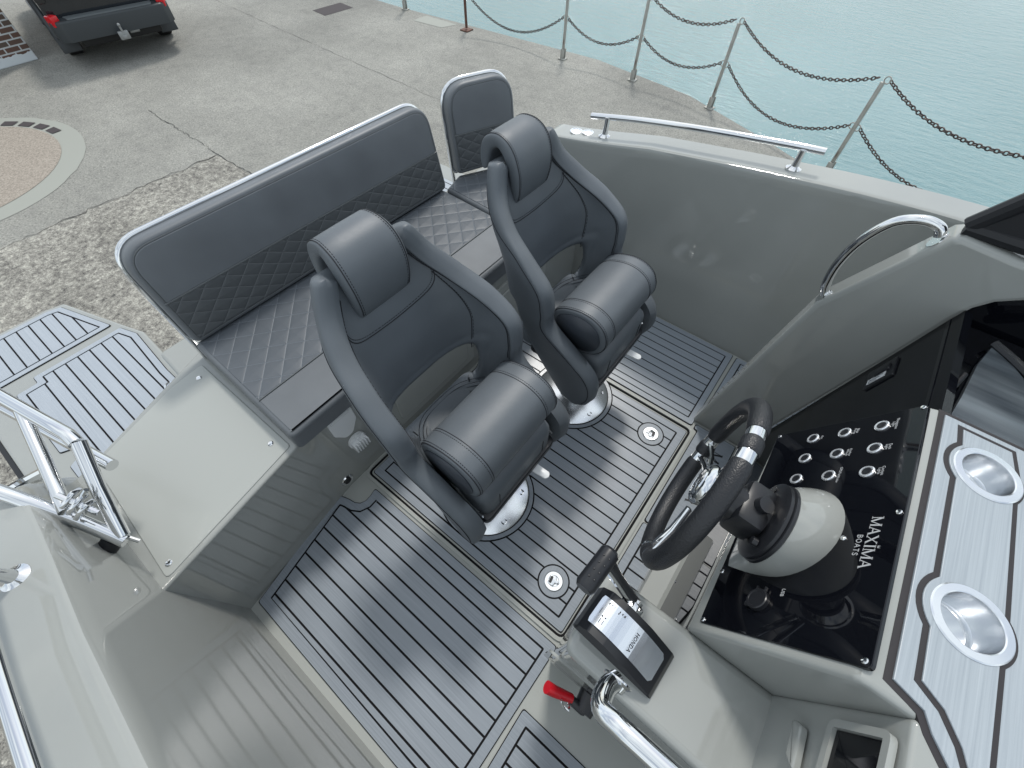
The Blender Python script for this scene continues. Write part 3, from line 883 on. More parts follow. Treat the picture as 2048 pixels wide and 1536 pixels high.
# ---- gunwale fittings
def handrail(port, label):
    s = (lambda y: y) if port else (lambda y: 1.49 - y)
    bm = B()
    pts = [(-1.075, s(2.03), .868), (-.8, s(2.033), .920), (-.5, s(2.034), .965), (-.2, s(2.033), 1.003), (-.065, s(2.03), 1.018)]
    tube(bm, spline(pts, 6), .0135, 14)
    h = bobj('handrail', bm, chrome, label=label)
    for (x, zt) in ((-.985, .893), (-.138, 1.008)):
        zb = sheer(x)
        bm = B(); lathe(bm, [(.030, 0), (.030, .004), (.022, .008), (.015, .014), (.012, .05), (.012, zt - zb - .004)], (x, s(2.022), zb), None, 20)
        q = obj('rail_stanchion', bm, chrome); fix(q)
handrail(True, 'polished rail on the far gunwale')
handrail(False, 'polished rail at the lower left corner')
for (x, y, r) in ((-1.150, 2.03, .033), (-1.085, 2.035, .030)):
    z = sheer(x) + .0005
    bm = B(); lathe(bm, [(r, 0), (r, .004), (r - .004, .006), (r * .72, .006), (r * .68, .004)], (x, y, z), None, 28)
    fix(obj('deck_filler_cap', bm, brushed))
bm = B(); z_ = .955
prism(bm, roundpoly([(.10, 1.975), (.95, 1.975), (.95, 2.085), (.10, 2.085)], .012, 3), sheer(.1) + .0005, sheer(.1) + .0015)
bm.free()

# ---- outboard engine: hidden behind the bench, omitted; stern support frame
fr = thing('stern_gate', 'folded polished tube stern frame with hinge clamp and rubber foot on starboard quarter', 'gate', (-1.05, -.40, .62))
def fobj(name, bm, m):
    o = obj(name, bm, m, fr); o.matrix_parent_inverse = Matrix.Translation((1.05, .40, -.62)); return o
a_, b_, c_, d_ = V((-1.62, -.385, .81)), V((-1.262, -.302, .80)), V((-1.045, -.402, .62)), V((-1.27, -.492, .79))
d0_ = V((-1.50, -.60, .90))
bm = B(); tube(bm, spline([a_, b_ - (b_ - a_).normalized() * .02], 4) + [b_ + V((.015, -.004, -.010))] , .0185, 14)
fobj('top_tube', bm, chrome)
bm = B(); tube(bm, [b_ + V((.012, 0, -.012)), b_.lerp(c_, .5), c_], .0185, 14); fobj('end_tube', bm, chrome)
bm = B(); tube(bm, spline([d0_, d_, d_.lerp(c_, .6), c_ + V((.01, -.005, -.008))], 5), .0185, 14); fobj('lower_tube', bm, chrome)
bm = B(); tube(bm, [a_.lerp(b_, .42), V((-1.135, -.428, .725))], .0165, 14); fobj('cross_tube', bm, chrome)
bm = B(); tube(bm, [a_ + V((0, -.02, -.09)), V((-1.20, -.30, .70))], .017, 12); fobj('second_tube', bm, chrome)
bm = B()
fm = basis((-1.115, -.412, .735), (.75, .25, -.55), (.1, .9, .4))
for k in (-1, 0, 1): box(bm, fm @ V((.0, .020 * 1.0, .0)) + V((k * .018, 0, -k * .012)), (.012, .05, .036), fm.to_3x3(), bev=.003)
tube(bm, [fm @ V((-.05, .02, 0)), fm @ V((.05, .02, 0))], .008, 8)
tube(bm, [fm @ V((.0, .02, 0)), fm @ V((.0, .07, .01))], .006, 8)
fobj('hinge_clamp', bm, chrome)
bm = B(); tube(bm, [(-1.062, -.418, .615), (-1.072, -.462, .585)], .026, 20)
fobj('rubber_foot', bm, bmatt)
bm = B(); tube(bm, [(-1.040, -.398, .612), (-1.010, -.385, .600)], .006, 8); tube(bm, [(-1.048, -.410, .610), (-1.042, -.405, .607)], .022, 12)
fobj('foot_bolt', bm, chrome)

# ---- deck shower box and hose cap on the bench front
def onfront(y, z): return basis((-1.0 - .004, y, z), (0, 1, 0), (0, 0, 1))
sh = thing('deck_shower', 'white deck shower on the bench front with hinged lid and ribbed cap', 'deck shower', (-.999, .245, .40))
bm = B(); P_ = roundpoly([(-.055, .075), (.055, .075), (.055, -.02), (.015, -.085), (-.02, -.085), (-.055, -.03)], .03, 6)
prism(bm, P_, 0, .010, bev=.004, M_=basis((-.003, 0, 0), (0, 1, 0), (0, 0, 1))); obj('lid', bm, white, sh)
bm = B(); tube(bm, [(.010, -.045, .062), (.010, .035, .062)], .009, 10); obj('hinge', bm, white, sh)
cp = bpy.data.objects.new('cap', None); COL.objects.link(cp); cp.parent = sh; cp.location = (.001, .010, -.145)
bm = B(); lathe(bm, [(.040, 0), (.040, .012), (.034, .016)], (0, 0, 0), Matrix.Rotation(math.pi / 2, 3, 'Y'), 24); cf_ = obj('cap_flange', bm, white, sh); cf_.location = cp.location; bpy.data.objects.remove(cp)
bm = B()
for k in range(6): box(bm, (.030, -.030 + .012 * k, 0), (.034, .0075, .058 - abs(k - 2.5) * .006), bev=.003)
box(bm, (.022, 0, 0), (.030, .070, .050), bev=.01)
cg_ = obj('ribbed_grip', bm, white, cf_)

# ================================================================ HELM SEATS
def interp(tab, z):
    if z <= tab[0][0]: return tab[0][1]
    n_ = len(tab)
    for i in range(n_ - 1):
        (a, va), (b, vb) = tab[i], tab[i + 1]
        if z <= b:
            sl = lambda j: (tab[min(j + 1, n_ - 1)][1] - tab[max(j - 1, 0)][1]) / (tab[min(j + 1, n_ - 1)][0] - tab[max(j - 1, 0)][0])
            h = b - a; t = (z - a) / h; t2, t3 = t * t, t * t * t
            return (2 * t3 - 3 * t2 + 1) * va + (t3 - 2 * t2 + t) * h * sl(i) + (-2 * t3 + 3 * t2) * vb + (t3 - t2) * h * sl(i + 1)
    return tab[-1][1]
TB = [(.33, .04), (.38, -.05), (.44, -.12), (.52, -.185), (.58, -.215), (.64, -.235), (.70, -.250), (.76, -.262), (.82, -.272), (.88, -.285), (.94, -.300), (1.0, -.322), (1.06, -.345), (1.128, -.365)]
TF = [(.33, .12), (.40, .185), (.48, .205), (.55, .175), (.62, .085), (.70, -.020), (.78, -.030), (.86, -.050), (.92, -.130), (.98, -.235), (1.04, -.298), (1.128, -.335)]
TW = [(.33, .195), (.46, .210), (.60, .212), (.74, .219), (.86, .224), (.92, .213), (.98, .185), (1.04, .150), (1.09, .124), (1.128, .100)]
ZB, ZT = .335, 1.128
def shell_in(a, z):
    """a in [-1,1] around the bucket, z height -> inner surface point"""
    Bx, F, W = interp(TB, z), interp(TF, z), interp(TW, z)
    th = a * math.pi / 2
    s_, c_ = math.sin(th), math.cos(th)
    y = W * math.copysign(.88 * abs(s_) ** .60 + .12 * (1 - abs(c_)), s_)
    x = Bx + (F - Bx) * (1 - abs(c_) ** .72)
    return V((x, y, z))
def shell_n(a, z):
    e = .01
    a0, a1 = max(-1, a - e), min(1, a + e)
    du = shell_in(a1, z) - shell_in(a0, z)
    dv = shell_in(a, min(ZT, z + .008)) - shell_in(a, max(ZB, z - .008))
    n = du.cross(dv)
    if n.length < 1e-9: n = V((1, 0, 0))
    n.normalize()
    c = V((interp(TB, z) + .25, 0, z + .1))
    if n.dot(c - shell_in(a, z)) < 0: n = -n
    return n
ARC = {}
def arcrow(z):
    k = round(z, 4)
    if k not in ARC:
        aa = [1 - (1 - i / 60) ** 1.7 for i in range(61)]
        pp = [shell_in(a, z) for a in aa]
        c = [0]
        for p, q in zip(pp[:-1], pp[1:]): c.append(c[-1] + (q - p).length)
        ARC[k] = (aa, [c[-1] - v for v in c])
    return ARC[k]
def dist_edge(a, z):
    aa, dd = arcrow(z); a = abs(a)
    for i in range(60):
        if a <= aa[i + 1]:
            t = (a - aa[i]) / (aa[i + 1] - aa[i]); return dd[i] + (dd[i + 1] - dd[i]) * t
    return 0
def a_at(z, d):
    aa, dd = arcrow(z)
    for i in range(60):
        if dd[i + 1] <= d:
            t = (dd[i] - d) / (dd[i] - dd[i + 1]); return aa[i] + (aa[i + 1] - aa[i]) * t
    return 1
HC, HH, HW = .605, .078, .165
HQ = .24      # hole centre height, half height, half width (arc metres)
def hole(a, z):
    yy = a * 1.0
    return math.hypot(a / .62, (z - HC - HQ * a * a) / HH)
def make_seat(name, label, loc, rot, group):
    t = thing(name, label, 'seat', loc, group, (0, 0, rot))
    # --- shell
    bm = B()
    NA, NZ = 96, 84
    gi, go = {}, {}
    amap = [math.copysign(1 - (1 - abs(-1 + 2 * i / NA)) ** 1.35, i - NA / 2) for i in range(NA + 1)]
    zmap = [ZB + (ZT - ZB) * j / NZ for j in range(NZ + 1)]
    inside = lambda a, z: hole(a, z) < 1
    keep = {}
    for i in range(NA):
        for j in range(NZ):
            cs = [(i, j), (i + 1, j), (i + 1, j + 1), (i, j + 1)]
            keep[i, j] = sum(inside(amap[p], zmap[q]) for p, q in cs) < 2.5
    used = set()
    for (i, j), k in keep.items():
        if k: used.update([(i, j), (i + 1, j), (i + 1, j + 1), (i, j + 1)])
    faces = [k for k, v in keep.items() if v]
    P0, Nn, D = {}, {}, {}
    edgev = set()
    for (i, j) in used:
        nb = [(i - 1, j - 1), (i, j - 1), (i - 1, j), (i, j)]
        if not all(keep.get(q, False) for q in nb): edgev.add((i, j))
    for (i, j) in used:
        a, z = amap[i], zmap[j]
        if (i, j) in edgev and 0 < i < NA and 0 < j < NZ:       # snap to hole outline
            h = hole(a, z); 
            if h > 1e-4:
                a = a / h; z = HC + HQ * a * a + (z - HC - HQ * (a * h) ** 2) / h
        P0[i, j] = shell_in(a, z); Nn[i, j] = shell_n(a, z)
        arc = 1.0
        h = hole(a, z)
        d = min(dist_edge(a, z), (z - ZB), (ZT - z), max(0, (h - 1)) * HH)
        if (i, j) in edgev: d = 0
        D[i, j] = d
    T = .062; RB = .020
    for k in used:
        q = min(1, D[k] / RB)
        prof = max(0, 1 - (1 - q) ** 3) ** (1 / 3)
        mid = P0[k] - Nn[k] * T * .5
        ex = .5 + .5 * 0
        roll = -.003 * math.exp(-((D[k] - .026) / .006) ** 2) + .004 * math.exp(-((D[k] - .012) / .010) ** 2)       # padded rolled rim
        gi[k] = bm.verts.new(mid + Nn[k] * (T * .5 + roll) * prof)
        if k in edgev: go[k] = gi[k]
        else: go[k] = bm.verts.new(mid - Nn[k] * T * .5 * prof)
    for (i, j) in faces:
        cs = [(i, j), (i + 1, j), (i + 1, j + 1), (i, j + 1)]
        for g, rev in ((gi, False), (go, True)):
            vs = []
            for c in cs:
                if g[c] not in vs: vs.append(g[c])
            if len(vs) < 3: continue
            try: bm.faces.new(vs[::-1] if rev else vs)
            except ValueError: pass
    for it in range(1): bmesh.ops.smooth_vert(bm, verts=bm.verts, factor=.3, use_axis_x=True, use_axis_y=True, use_axis_z=True)
    shell_o = obj('shell', bm, lea, t, ang=80)
    # --- seams on the inner face
    def seam(nm, az, r=.0014, off=.0015, m=thread, dash=False, mm=3):
        pts = [shell_in(a, z) + shell_n(a, z) * off for a, z in az]
        bmx = B()
        if dash:
            cum = 0
            for p, q in zip(pts[:-1], pts[1:]):
                L_ = (q - p).length; n_ = max(1, int(L_ / .0075))
                for k in range(n_):
                    s0 = p.lerp(q, (k + .15) / n_); s1 = p.lerp(q, (k + .75) / n_)
                    tube(bmx, [s0, s1], .0010, 4)
        else: tube(bmx, pts, r, 5)
        return bmx
    def lerpaz(pts, n=14):
        o = []
        for (a, z), (b, y) in zip(pts[:-1], pts[1:]):
            for k in range(n): o.append((a + (b - a) * k / n, z + (y - z) * k / n))
        return o + [pts[-1]]
    yoke = [(a, .930 + .09 * a * a + .02 * abs(a)) for a in [-.80 + 1.6 * k / 40 for k in range(41)]]
    rimz = [z for z in [.72 + .35 * k / 60 for k in range(61)]]
    def rima(z): return a_at(z, .026)
    bm = B()
    parts = [seam('', yoke, off=.0012)]
    for s in (-1, 1):
        parts.append(seam('', [(s * rima(z), z) for z in rimz], off=.0012))
        parts.append(seam('', [(s * (.60 + .14 * (z - .72) / .28), z) for z in [.715 + .285 * k / 20 for k in range(21)]], off=.0012))
    for p in parts: app(bm, p)
    merge(shell_o, bm, thread)
    bm = B()
    app(bm, seam('', [(a, z + .007) for a, z in yoke], off=.0012, dash=True))
    for s in (-1, 1):
        app(bm, seam('', [(s * a_at(z, .018), z) for z in rimz], off=.0042, dash=True))
        app(bm, seam('', [(s * (.616 + .14 * (z - .72) / .28), z) for z in [.715 + .285 * k / 20 for k in range(21)]], off=.0012, dash=True))
    merge(shell_o, bm, thread)
    bm = B()
    for s in (-1, 1):
        pts = [shell_in(s * a_at(z, .022), z) - shell_n(s * a_at(z, .022), z) * (T + .0006) for z in [.40 + .67 * k / 80 for k in range(81)]]
        tube(bm, pts, .0015, 5)
    merge(shell_o, bm, thread)
    # --- headrest: a thick pad folded over the top of the back
    path = [(-.315, .985), (-.303, 1.03), (-.300, 1.08), (-.308, 1.12), (-.324, 1.155), (-.350, 1.180), (-.388, 1.192), (-.428, 1.186), (-.458, 1.160), (-.470, 1.115), (-.468, 1.07)]
    inn = [(-.333, .990), (-.338, 1.03), (-.342, 1.07), (-.350, 1.10), (-.362, 1.128), (-.378, 1.145), (-.392, 1.150), (-.408, 1.146), (-.422, 1.130), (-.430, 1.10), (-.434, 1.07)]
    po = spline([V((x, 0, z)) for x, z in path], 5); pi = spline([V((x, 0, z)) for x, z in inn], 5)
    n = len(po)
    prof = []                                                     # across width, rounded ends
    bm = B()
    rings = []
    ws = []
    NW = 5
    hwid = lambda k: .092 + .010 * math.sin(math.pi * min(1, k / (n * .62)))
    cols = [(-1.0, .0), (-.995, .35), (-.975, .65), (-.93, .90), (-.86, 1.0)]
    full = cols + [(-.4, 1.02), (0, 1.03), (.4, 1.02)] + [(-a, b) for a, b in cols[::-1]]
    loop = []
    for (a, th_) in full: loop.append((a, th_, 1))
    for (a, th_) in [q for q in full[::-1]][1:-1]: loop.append((a, th_, -1))
    for k in range(n):
        mid = (po[k] + pi[k]) * .5; dv = (po[k] - pi[k]) * .5
        endf = min(1, min(k, n - 1 - k) / 3.0); endf = .45 + .55 * math.sqrt(max(0, 1 - (1 - endf) ** 2))
        sag = 0
        r = []
        for (a, th_, sg) in loop:
            r.append(mid + dv * (th_ * sg * endf) + V((0, a * hwid(k), 0)))
        rings.append(r)
    loft(bm, rings, True, True)
    hd = obj('headrest', bm, lea, t, ang=70)
    bm = B()
    for s in (-1, 1):
        tube(bm, [((po[k] + pi[k]) * .5 + (po[k] - pi[k]) * .5 * .985 + V((0, s * .895 * hwid(k), 0))) for k in range(2, n - 2)], .0014, 5)
    merge(hd, bm, thread)
    bm = B()
    for s in (-1, 1):
        pts = [((po[k] + pi[k]) * .5 + (po[k] - pi[k]) * .5 * 1.012 + V((0, s * .835 * hwid(k), 0))) for k in range(2, n - 2)]
        for p, q in zip(pts[:-1], pts[1:]):
            tube(bm, [p, p.lerp(q, .62)], .0010, 4)
    merge(hd, bm, thread)
    # --- lumbar roll along the lower edge of the opening
    bm = B()
    pts = []
    for k in range(41):
        a = -.80 + 1.6 * k / 40
        z = .535 + .10 * abs(a) ** 2.2
        pts.append(shell_in(a, z) + shell_n(a, z) * .022)
    tube(bm, pts, [.020 + .018 * min(1, (1 - abs(-1 + 2 * k / 40)) * 5) for k in range(41)], 14)
    lr = obj('lumbar_roll', bm, lea, t, ang=80)
    bm = B()
    for dz, dn_ in ((.030, .040), (.038, .032), (.046, .022), (.010, .055)):
        tube(bm, [shell_in(a, .535 + .10 * abs(a) ** 2.2 + dz) + shell_n(a, .60) * dn_ for a in [-.62 + 1.24 * k / 30 for k in range(31)]], .0012, 4)
    merge(lr, bm, thread)
    # --- seat cushion
    bm = B()
    cu = roundpoly([(-.22, -.185), (.175, -.185), (.175, .185), (-.22, .185)], .05, 6)
    prism(bm, cu, .455, .585, bev=.045, nb=6)
    sc = obj('seat_cushion', bm, lea, t, ang=80)
    bm = B()
    for s in (-1, 1): tube(bm, [(-.1, s * .118, .5858), (.125, s * .118, .5858), (.150, s * .118, .578), (.168, s * .118, .560), (.1762, s * .118, .535), (.1762, s * .118, .47)], .0013, 5)
    merge(sc, bm, thread)
    # --- flip-up bolster
    cs = [(-.058, .722), (-.030, .752), (.010, .770), (.055, .779), (.100, .774), (.140, .752), (.163, .712), (.166, .672), (.150, .632), (.118, .603), (.080, .592), (.035, .592), (-.010, .606), (-.040, .635), (-.060, .680)]
    cs = spline([V((x, 0, z)) for x, z in cs], 3, True)
    cen = V((.055, 0, .69))
    bm = B(); rings = []
    for (y, f_) in ((-.196, .0), (-.1965, .80), (-.1955, .90), (-.192, .955), (-.186, .988), (-.178, 1.0), (-.06, 1.008), (.06, 1.008), (.178, 1.0), (.186, .988), (.192, .955), (.1955, .90), (.1965, .80), (.196, 0)):
        if f_ == 0: continue
        rings.append([cen + (p - cen) * f_ + V((0, y, 0)) for p in cs])
    loft(bm, rings)
    bo = obj('bolster', bm, lea, t, ang=60)
    bm = B()
    for s in (-1, 1):
        tube(bm, [cen + (p - cen) * .985 + V((0, s * .188, 0)) for p in cs], .0015, 5, closed=True)
        tube(bm, [cen + (p - cen) * 1.004 + V((0, s * .130, 0)) for p in cs[len(cs) - 6:] + cs[:len(cs) // 2 + 4]], .0013, 5)
    merge(bo, bm, thread)
    bm = B()
    for s in (-1, 1):
        for yy in (.181, .138):
            for k in range(0, int(len(cs) * .6)):
                for h in (0, .5):
                    p, q = cs[k % len(cs)], cs[(k + 1) % len(cs)]
                    a_, b_ = p.lerp(q, h), p.lerp(q, h + .3)
                    tube(bm, [cen + (a_ - cen) * 1.006 + V((0, s * yy, 0)), cen + (b_ - cen) * 1.006 + V((0, s * yy, 0))], .0010, 4)
    merge(bo, bm, thread)
    bm = B()
    for s in (-1, 1): prism(bm, [tuple((cen + (p - cen) * .80).xz) for p in cs], 0, .004, M_=basis((0, s * .1965 + (.0 if s < 0 else -.0), 0), (1, 0, 0), (0, 0, 1)))
    merge(bo, bm, lead)
    # --- hinge straps, under frame, pedestal
    for s in (-1, 1):
        bm = B(); tube(bm, [(.02, s * .192, .60), (.10, s * .192, .52), (.165, s * .192, .475)], .0055, 8)
        obj('bolster_hinge', bm, chrome, t)
    bm = B(); prism(bm, roundpoly([(-.16, -.19), (.185, -.195), (.185, .195), (-.16, .19)], .03, 4), .425, .452, bev=.006)
    obj('seat_pan', bm, bplas, t)
    bm = B(); prism(bm, roundpoly([(-.12, -.05), (.10, -.05), (.10, .05), (-.12, .05)], .02, 4), .385, .428, bev=.006)
    box(bm, (.08, .12, .415), (.05, .16, .012), bev=.004)
    obj('slide_plate', bm, brushed, t)
    bm = B(); lathe(bm, [(.048, .05), (.048, .20), (.040, .205), (.038, .39)], seg=36); obj('pedestal_post', bm, chrome, t)
    bm = B(); lathe(bm, [(.183, .0), (.183, .005), (.178, .0085), (.10, .024), (.066, .032), (.062, .055), (.056, .060), (.049, .060)], seg=72)
    bp_ = obj('base_plate', bm, brushed, t, ang=50)
    for k in range(6):
        a = R_(30 + 60 * k + 8)
        bm = B(); lathe(bm, [(.013, .012), (.013, .0145), (.008, .0155), (.0075, .012), (.003, .011)], (.150 * math.cos(a), .150 * math.sin(a), 0), None, 16)
        obj('bolt', bm, chrome, bp_)
    bm = B(); prism(bm, disc_pts((0, 0), .1865, 60), -.001, .0022); obj('sealant', bm, groove, t, smooth=False)
    bm = B(); prism(bm, disc_pts((0, 0), .2035, 60), -.001, .0018); obj('foam_ring', bm, pad, t, smooth=False)
    bm = B(); prism(bm, disc_pts((0, 0), .2095, 60), -.001, .0010); obj('ring_groove', bm, groove, t, smooth=False)
    bm = B(); lv = roundpoly([(.17, .055), (.235, .06), (.243, .075), (.235, .09), (.17, .09)], .012, 4); prism(bm, lv, .405, .412, bev=.002); obj('slide_lever', bm, white, t)
    return t
make_seat('bucket_chair', 'charcoal bucket helm seat nearer the camera with raised front bolster, behind the steering wheel', (-.490, .477, 0), 0, 'helm bucket seats on the floor hatch')
src = bpy.data.objects['bucket_chair']
def dup(root, loc, rot, label):
    r = root.copy(); COL.objects.link(r); r.location = loc; r.rotation_euler = (0, 0, rot); r['label'] = label
    for ch in list(root.children):
        c = ch.copy(); COL.objects.link(c); c.parent = r
        for g in ch.children:
            d = g.copy(); COL.objects.link(d); d.parent = c
    return r
dup(src, (-.488, 1.155, 0), 0, 'charcoal bucket helm seat farther from the camera, next to the hull side')

# ================================================================ STERN BENCH
bench = thing('stern_bench', 'charcoal quilted stern bench with chrome framed backrest across the back of the cockpit', 'bench', (-1.3, .75, .485))
def bk(name, bm, m, parent=None, loc=None):
    o = obj(name, bm, m, None, ang=60)
    return o
def cushion(name, poly, thick, bev, Mw, m, parent, label=None):
    bm = B(); prism(bm, poly, 0, thick, bev=bev, nb=5)
    o = obj(name, bm, m, parent, ang=60, label=label)
    o.matrix_parent_inverse = Matrix.Translation(-V(bench.location)) if parent is bench else Matrix()
    o.matrix_basis = Mw if parent is bench else Matrix()
    return o
def back_unit(y0, y1, x0, x1, zb, hgt, lean, label, frame_left=True, rr=.11):
    """backrest standing on line (x0,y0)-(x1,y1)"""
    L_ = math.hypot(x1 - x0, y1 - y0)
    ex = V((x1 - x0, y1 - y0, 0)).normalized()
    nrm = V((ex.y, -ex.x, 0))            # towards bow
    ey = (V((0, 0, 1)) * math.cos(lean) - nrm * math.sin(lean)).normalized()
    if ex.cross(ey).dot(nrm) < 0: pass
    Mw = basis((x0, y0, zb), ex, ey)
    sgn = 1 if (Mw.to_3x3() @ V((0, 0, 1))).dot(nrm) > 0 else -1
    # thickness direction: local z; front face must be at local z=0 -> extends backwards
    shp = roundpoly([(0, 0, .035), (L_, 0, .035), (L_, hgt, rr), (0, hgt, rr)], .03, 9)
    Tm = .075
    bm = B()
    base = [(x, y) for x, y in shp]
    rings = []
    if area(base) < 0: base = base[::-1]
    nb = 6; bev = .026
    rings.append([(x, y, -Tm * sgn) for x, y in base])
    for k in range(nb + 1):
        a = math.pi / 2 * k / nb
        q = inset(base, bev * .55 * (1 - math.cos(a)))
        rings.append([(x, y, sgn * (-bev + bev * math.sin(a))) for x, y in q])
    loft(bm, rings)
    o = obj('backrest', bm, benchm, bench, ang=60, label=label)
    o.matrix_parent_inverse = Matrix.Translation(-V(bench.location)); o.matrix_basis = Mw
    # quilted lower panel, slightly proud
    ins = inset(base, .020)
    low = clip(ins, 1, hgt * .465, False)
    bm = B(); prism(bm, low, -.004, .0035, bev=.003) if sgn > 0 else prism(bm, low, -.0035, .004)
    q = obj('quilted_panel', bm, quiltb, o, ang=60)
    up_ = clip(ins, 1, hgt * .475, True)
    bm = B(); prism(bm, up_, -.004, .0045, bev=.004, nb=3)
    obj('plain_panel', bm, benchm, o, ang=60)
    bm = B(); tube(bm, [(.012, hgt * .470, .003 * sgn), (L_ - .012, hgt * .470, .003 * sgn)], .0032, 6)
    tube(bm, [(x, y, .0015 * sgn) for x, y in inset(base, .018)], .0018, 5, closed=True)
    obj('piping', bm, piping, o)
    bm = B()
    out_ = inset(base, -.004)
    cyc = [p for p in out_]
    # chrome hoop: left bottom -> over the top -> right bottom
    i0 = min(range(len(cyc)), key=lambda i: cyc[i][0] + 3 * cyc[i][1]); cyc = cyc[i0:] + cyc[:i0]
    hoop = [p for p in cyc if p[1] > .0]
    hoop.sort(key=lambda p: math.atan2(p[1] - hgt * .1, p[0] - L_ / 2), reverse=True)
    hoop = [(hoop[0][0], -.09)] + hoop + [(hoop[-1][0], -.09)]
    tube(bm, [(x, y, -.062 * sgn) for x, y in hoop], .0100, 12)
    obj('chrome_hoop', bm, chrome, o)
    return o
back_unit(.095, 1.455, -1.565, -1.540, .585, .395, .20, 'wide backrest, plain above and quilted below', rr=.105)
back_unit(1.560, 1.900, -1.560, -1.425, .60, .40, .16, 'narrow corner backrest next to the gunwale', rr=.12)
def seatpad(poly, split, label, qm):
    bm = B(); prism(bm, poly, 0, .086, bev=.020, nb=5)
    o = obj('seat_pad', bm, benchm, bench, ang=60, label=label)
    o.matrix_parent_inverse = Matrix.Translation(-V(bench.location)); o.matrix_basis = Matrix.Translation((0, 0, .489))
    ins = inset(poly if area(poly) > 0 else poly[::-1], .016)
    bm = B(); prism(bm, clip(ins, 0, split, False), .080, .0885, bev=.003); obj('quilted_panel', bm, qm, o, ang=60)
    bm = B(); prism(bm, clip(ins, 0, split + .006, True), .080, .0890, bev=.004); obj('front_panel', bm, benchm, o, ang=60)
    bm = B(); tube(bm, [(split + .003, min(p[1] for p in poly) + .02, .0885), (split + .003, max(p[1] for p in poly) - .02, .0885)], .0026, 6)
    obj('piping', bm, piping, o)
    return o
seatpad(roundpoly([(-.972, .072), (-.972, 1.425), (-1.575, 1.452), (-1.605, .090)], .022, 5), -1.180, 'long seat pad with diamond quilting', quilts)
seatpad(roundpoly([(-.972, 1.432), (-.972, 1.90), (-1.43, 1.925), (-1.60, 1.60), (-1.56, 1.460)], .022, 5), -1.180, 'short seat pad at the hull side', quilts)

# ================================================================ CONSOLE
con = thing('helm_console', 'grey green moulded helm console with black switch panel and foam covered top', 'console', (.45, .55, 0))
CI = Matrix.Translation((-.45, -.55, 0))
def cobj(name, bm, m, parent=None, **k):
    o = obj(name, bm, m, parent or con, **k)
    if parent is None: o.matrix_parent_inverse = CI
    return o
YS, YP = .300, .875              # starboard / port faces of the raised dash
# side profile x,z of the dash block
prf = [(.335, -.01), (.225, -.01), (.225, .055), (.232, .068), (.300, .085), (.314, .10), (.309, .50), (.292, .62), (.262, .775), (.248, .805), (.2455, .822), (.385, 1.112), (.392, 1.122), (.405, 1.1265), (1.15, 1.1265), (1.15, -.01)]
def slab(prof, y0, y1, bm, b=.012):
    # loft along y with rounded shoulders
    n = 4; rings = []
    cx = sum(p[0] for p in prof) / len(prof)
    for (y, d) in [(y0, b)] + [(y0 + b * (1 - math.cos(math.pi / 2 * k / n)), b * (1 - math.sin(math.pi / 2 * k / n))) for k in range(1, n + 1)] + [(y1 - b * (1 - math.cos(math.pi / 2 * k / n)), b * (1 - math.sin(math.pi / 2 * k / n))) for k in range(n, 0, -1)] + [(y1, b)]:
        q = inset(prof, d) if d > 1e-6 else prof
        rings.append([(x, y, z) for x, z in q])
    loft(bm, rings)
bm = B(); slab(prf, YS, YP, bm, .010); cobj('dash_moulding', bm, gel, ang=30)
# starboard ledge carrying the throttle, with raked side wall
ZL = .815
def K9(x, y, z): return V((x, y, z))
bm = B()
lo = [(.085, .128), (.085, .300), (.47, .300), (.47, .120)]
rings = []
q = roundpoly([(.085, .135), (.090, .302), (1.2, .302), (1.2, .118)], .02, 4)
rings.append([(x, y, -.01) for x, y in q])
q2 = roundpoly([(.060, .108), (.050, .302), (1.2, .302), (1.2, .080)], .03, 4)
for k in range(5):
    a = math.pi / 2 * k / 4
    qq = inset(q2, .018 * (1 - math.cos(a)))
    rings.append([(x, y, ZL - .018 + .018 * math.sin(a)) for x, y in qq])
loft(bm, rings); cobj('throttle_ledge', bm, gel, ang=30)
# forward riser with the electronics pocket
bm = B()
q = [(.432, .082), (.432, .302), (1.2, .302), (1.2, .07)]
top = roundpoly([(.466, .085, .03), (.458, .302, .01), (1.2, .302, .01), (1.2, .07, .01)], .03, 5)
rings = [[(x - .030, y, ZL - .01) for x, y in top]]
for k in range(5):
    a = math.pi / 2 * k / 4
    rings.append([(x, y, 1.1265 - .007 + .007 * math.sin(a)) for x, y in inset(top, .007 * (1 - math.cos(a)))])
loft(bm, rings)
cobj('riser', bm, gel, ang=30)
# pocket frame & black screen
pm_ = basis((.4265 - .815 * .0966, 0, 0), (0, -1, 0), (.0966, 0, 1))
bm = B()
fo = roundpoly([(-.272, 1.00), (-.13, 1.00), (-.13, 1.118), (-.272, 1.118)], .015, 4)
ringmesh(bm, fo, inset(fo, .012), 0, .010)
bmesh.ops.transform(bm, matrix=pm_, verts=bm.verts)
cobj('pocket_frame', bm, gel, ang=30)
bm = B(); prism(bm, inset(fo, .013), -.002, .004, M_=pm_); cobj('display_screen', bm, bgloss, smooth=False)
bm = B(); prism(bm, roundpoly([(-.262, .915), (-.20, .925), (-.175, .955), (-.25, .945)], .01, 3), 0, .012, bev=.006, M_=pm_); cobj('moulded_rib', bm, gel, ang=30)

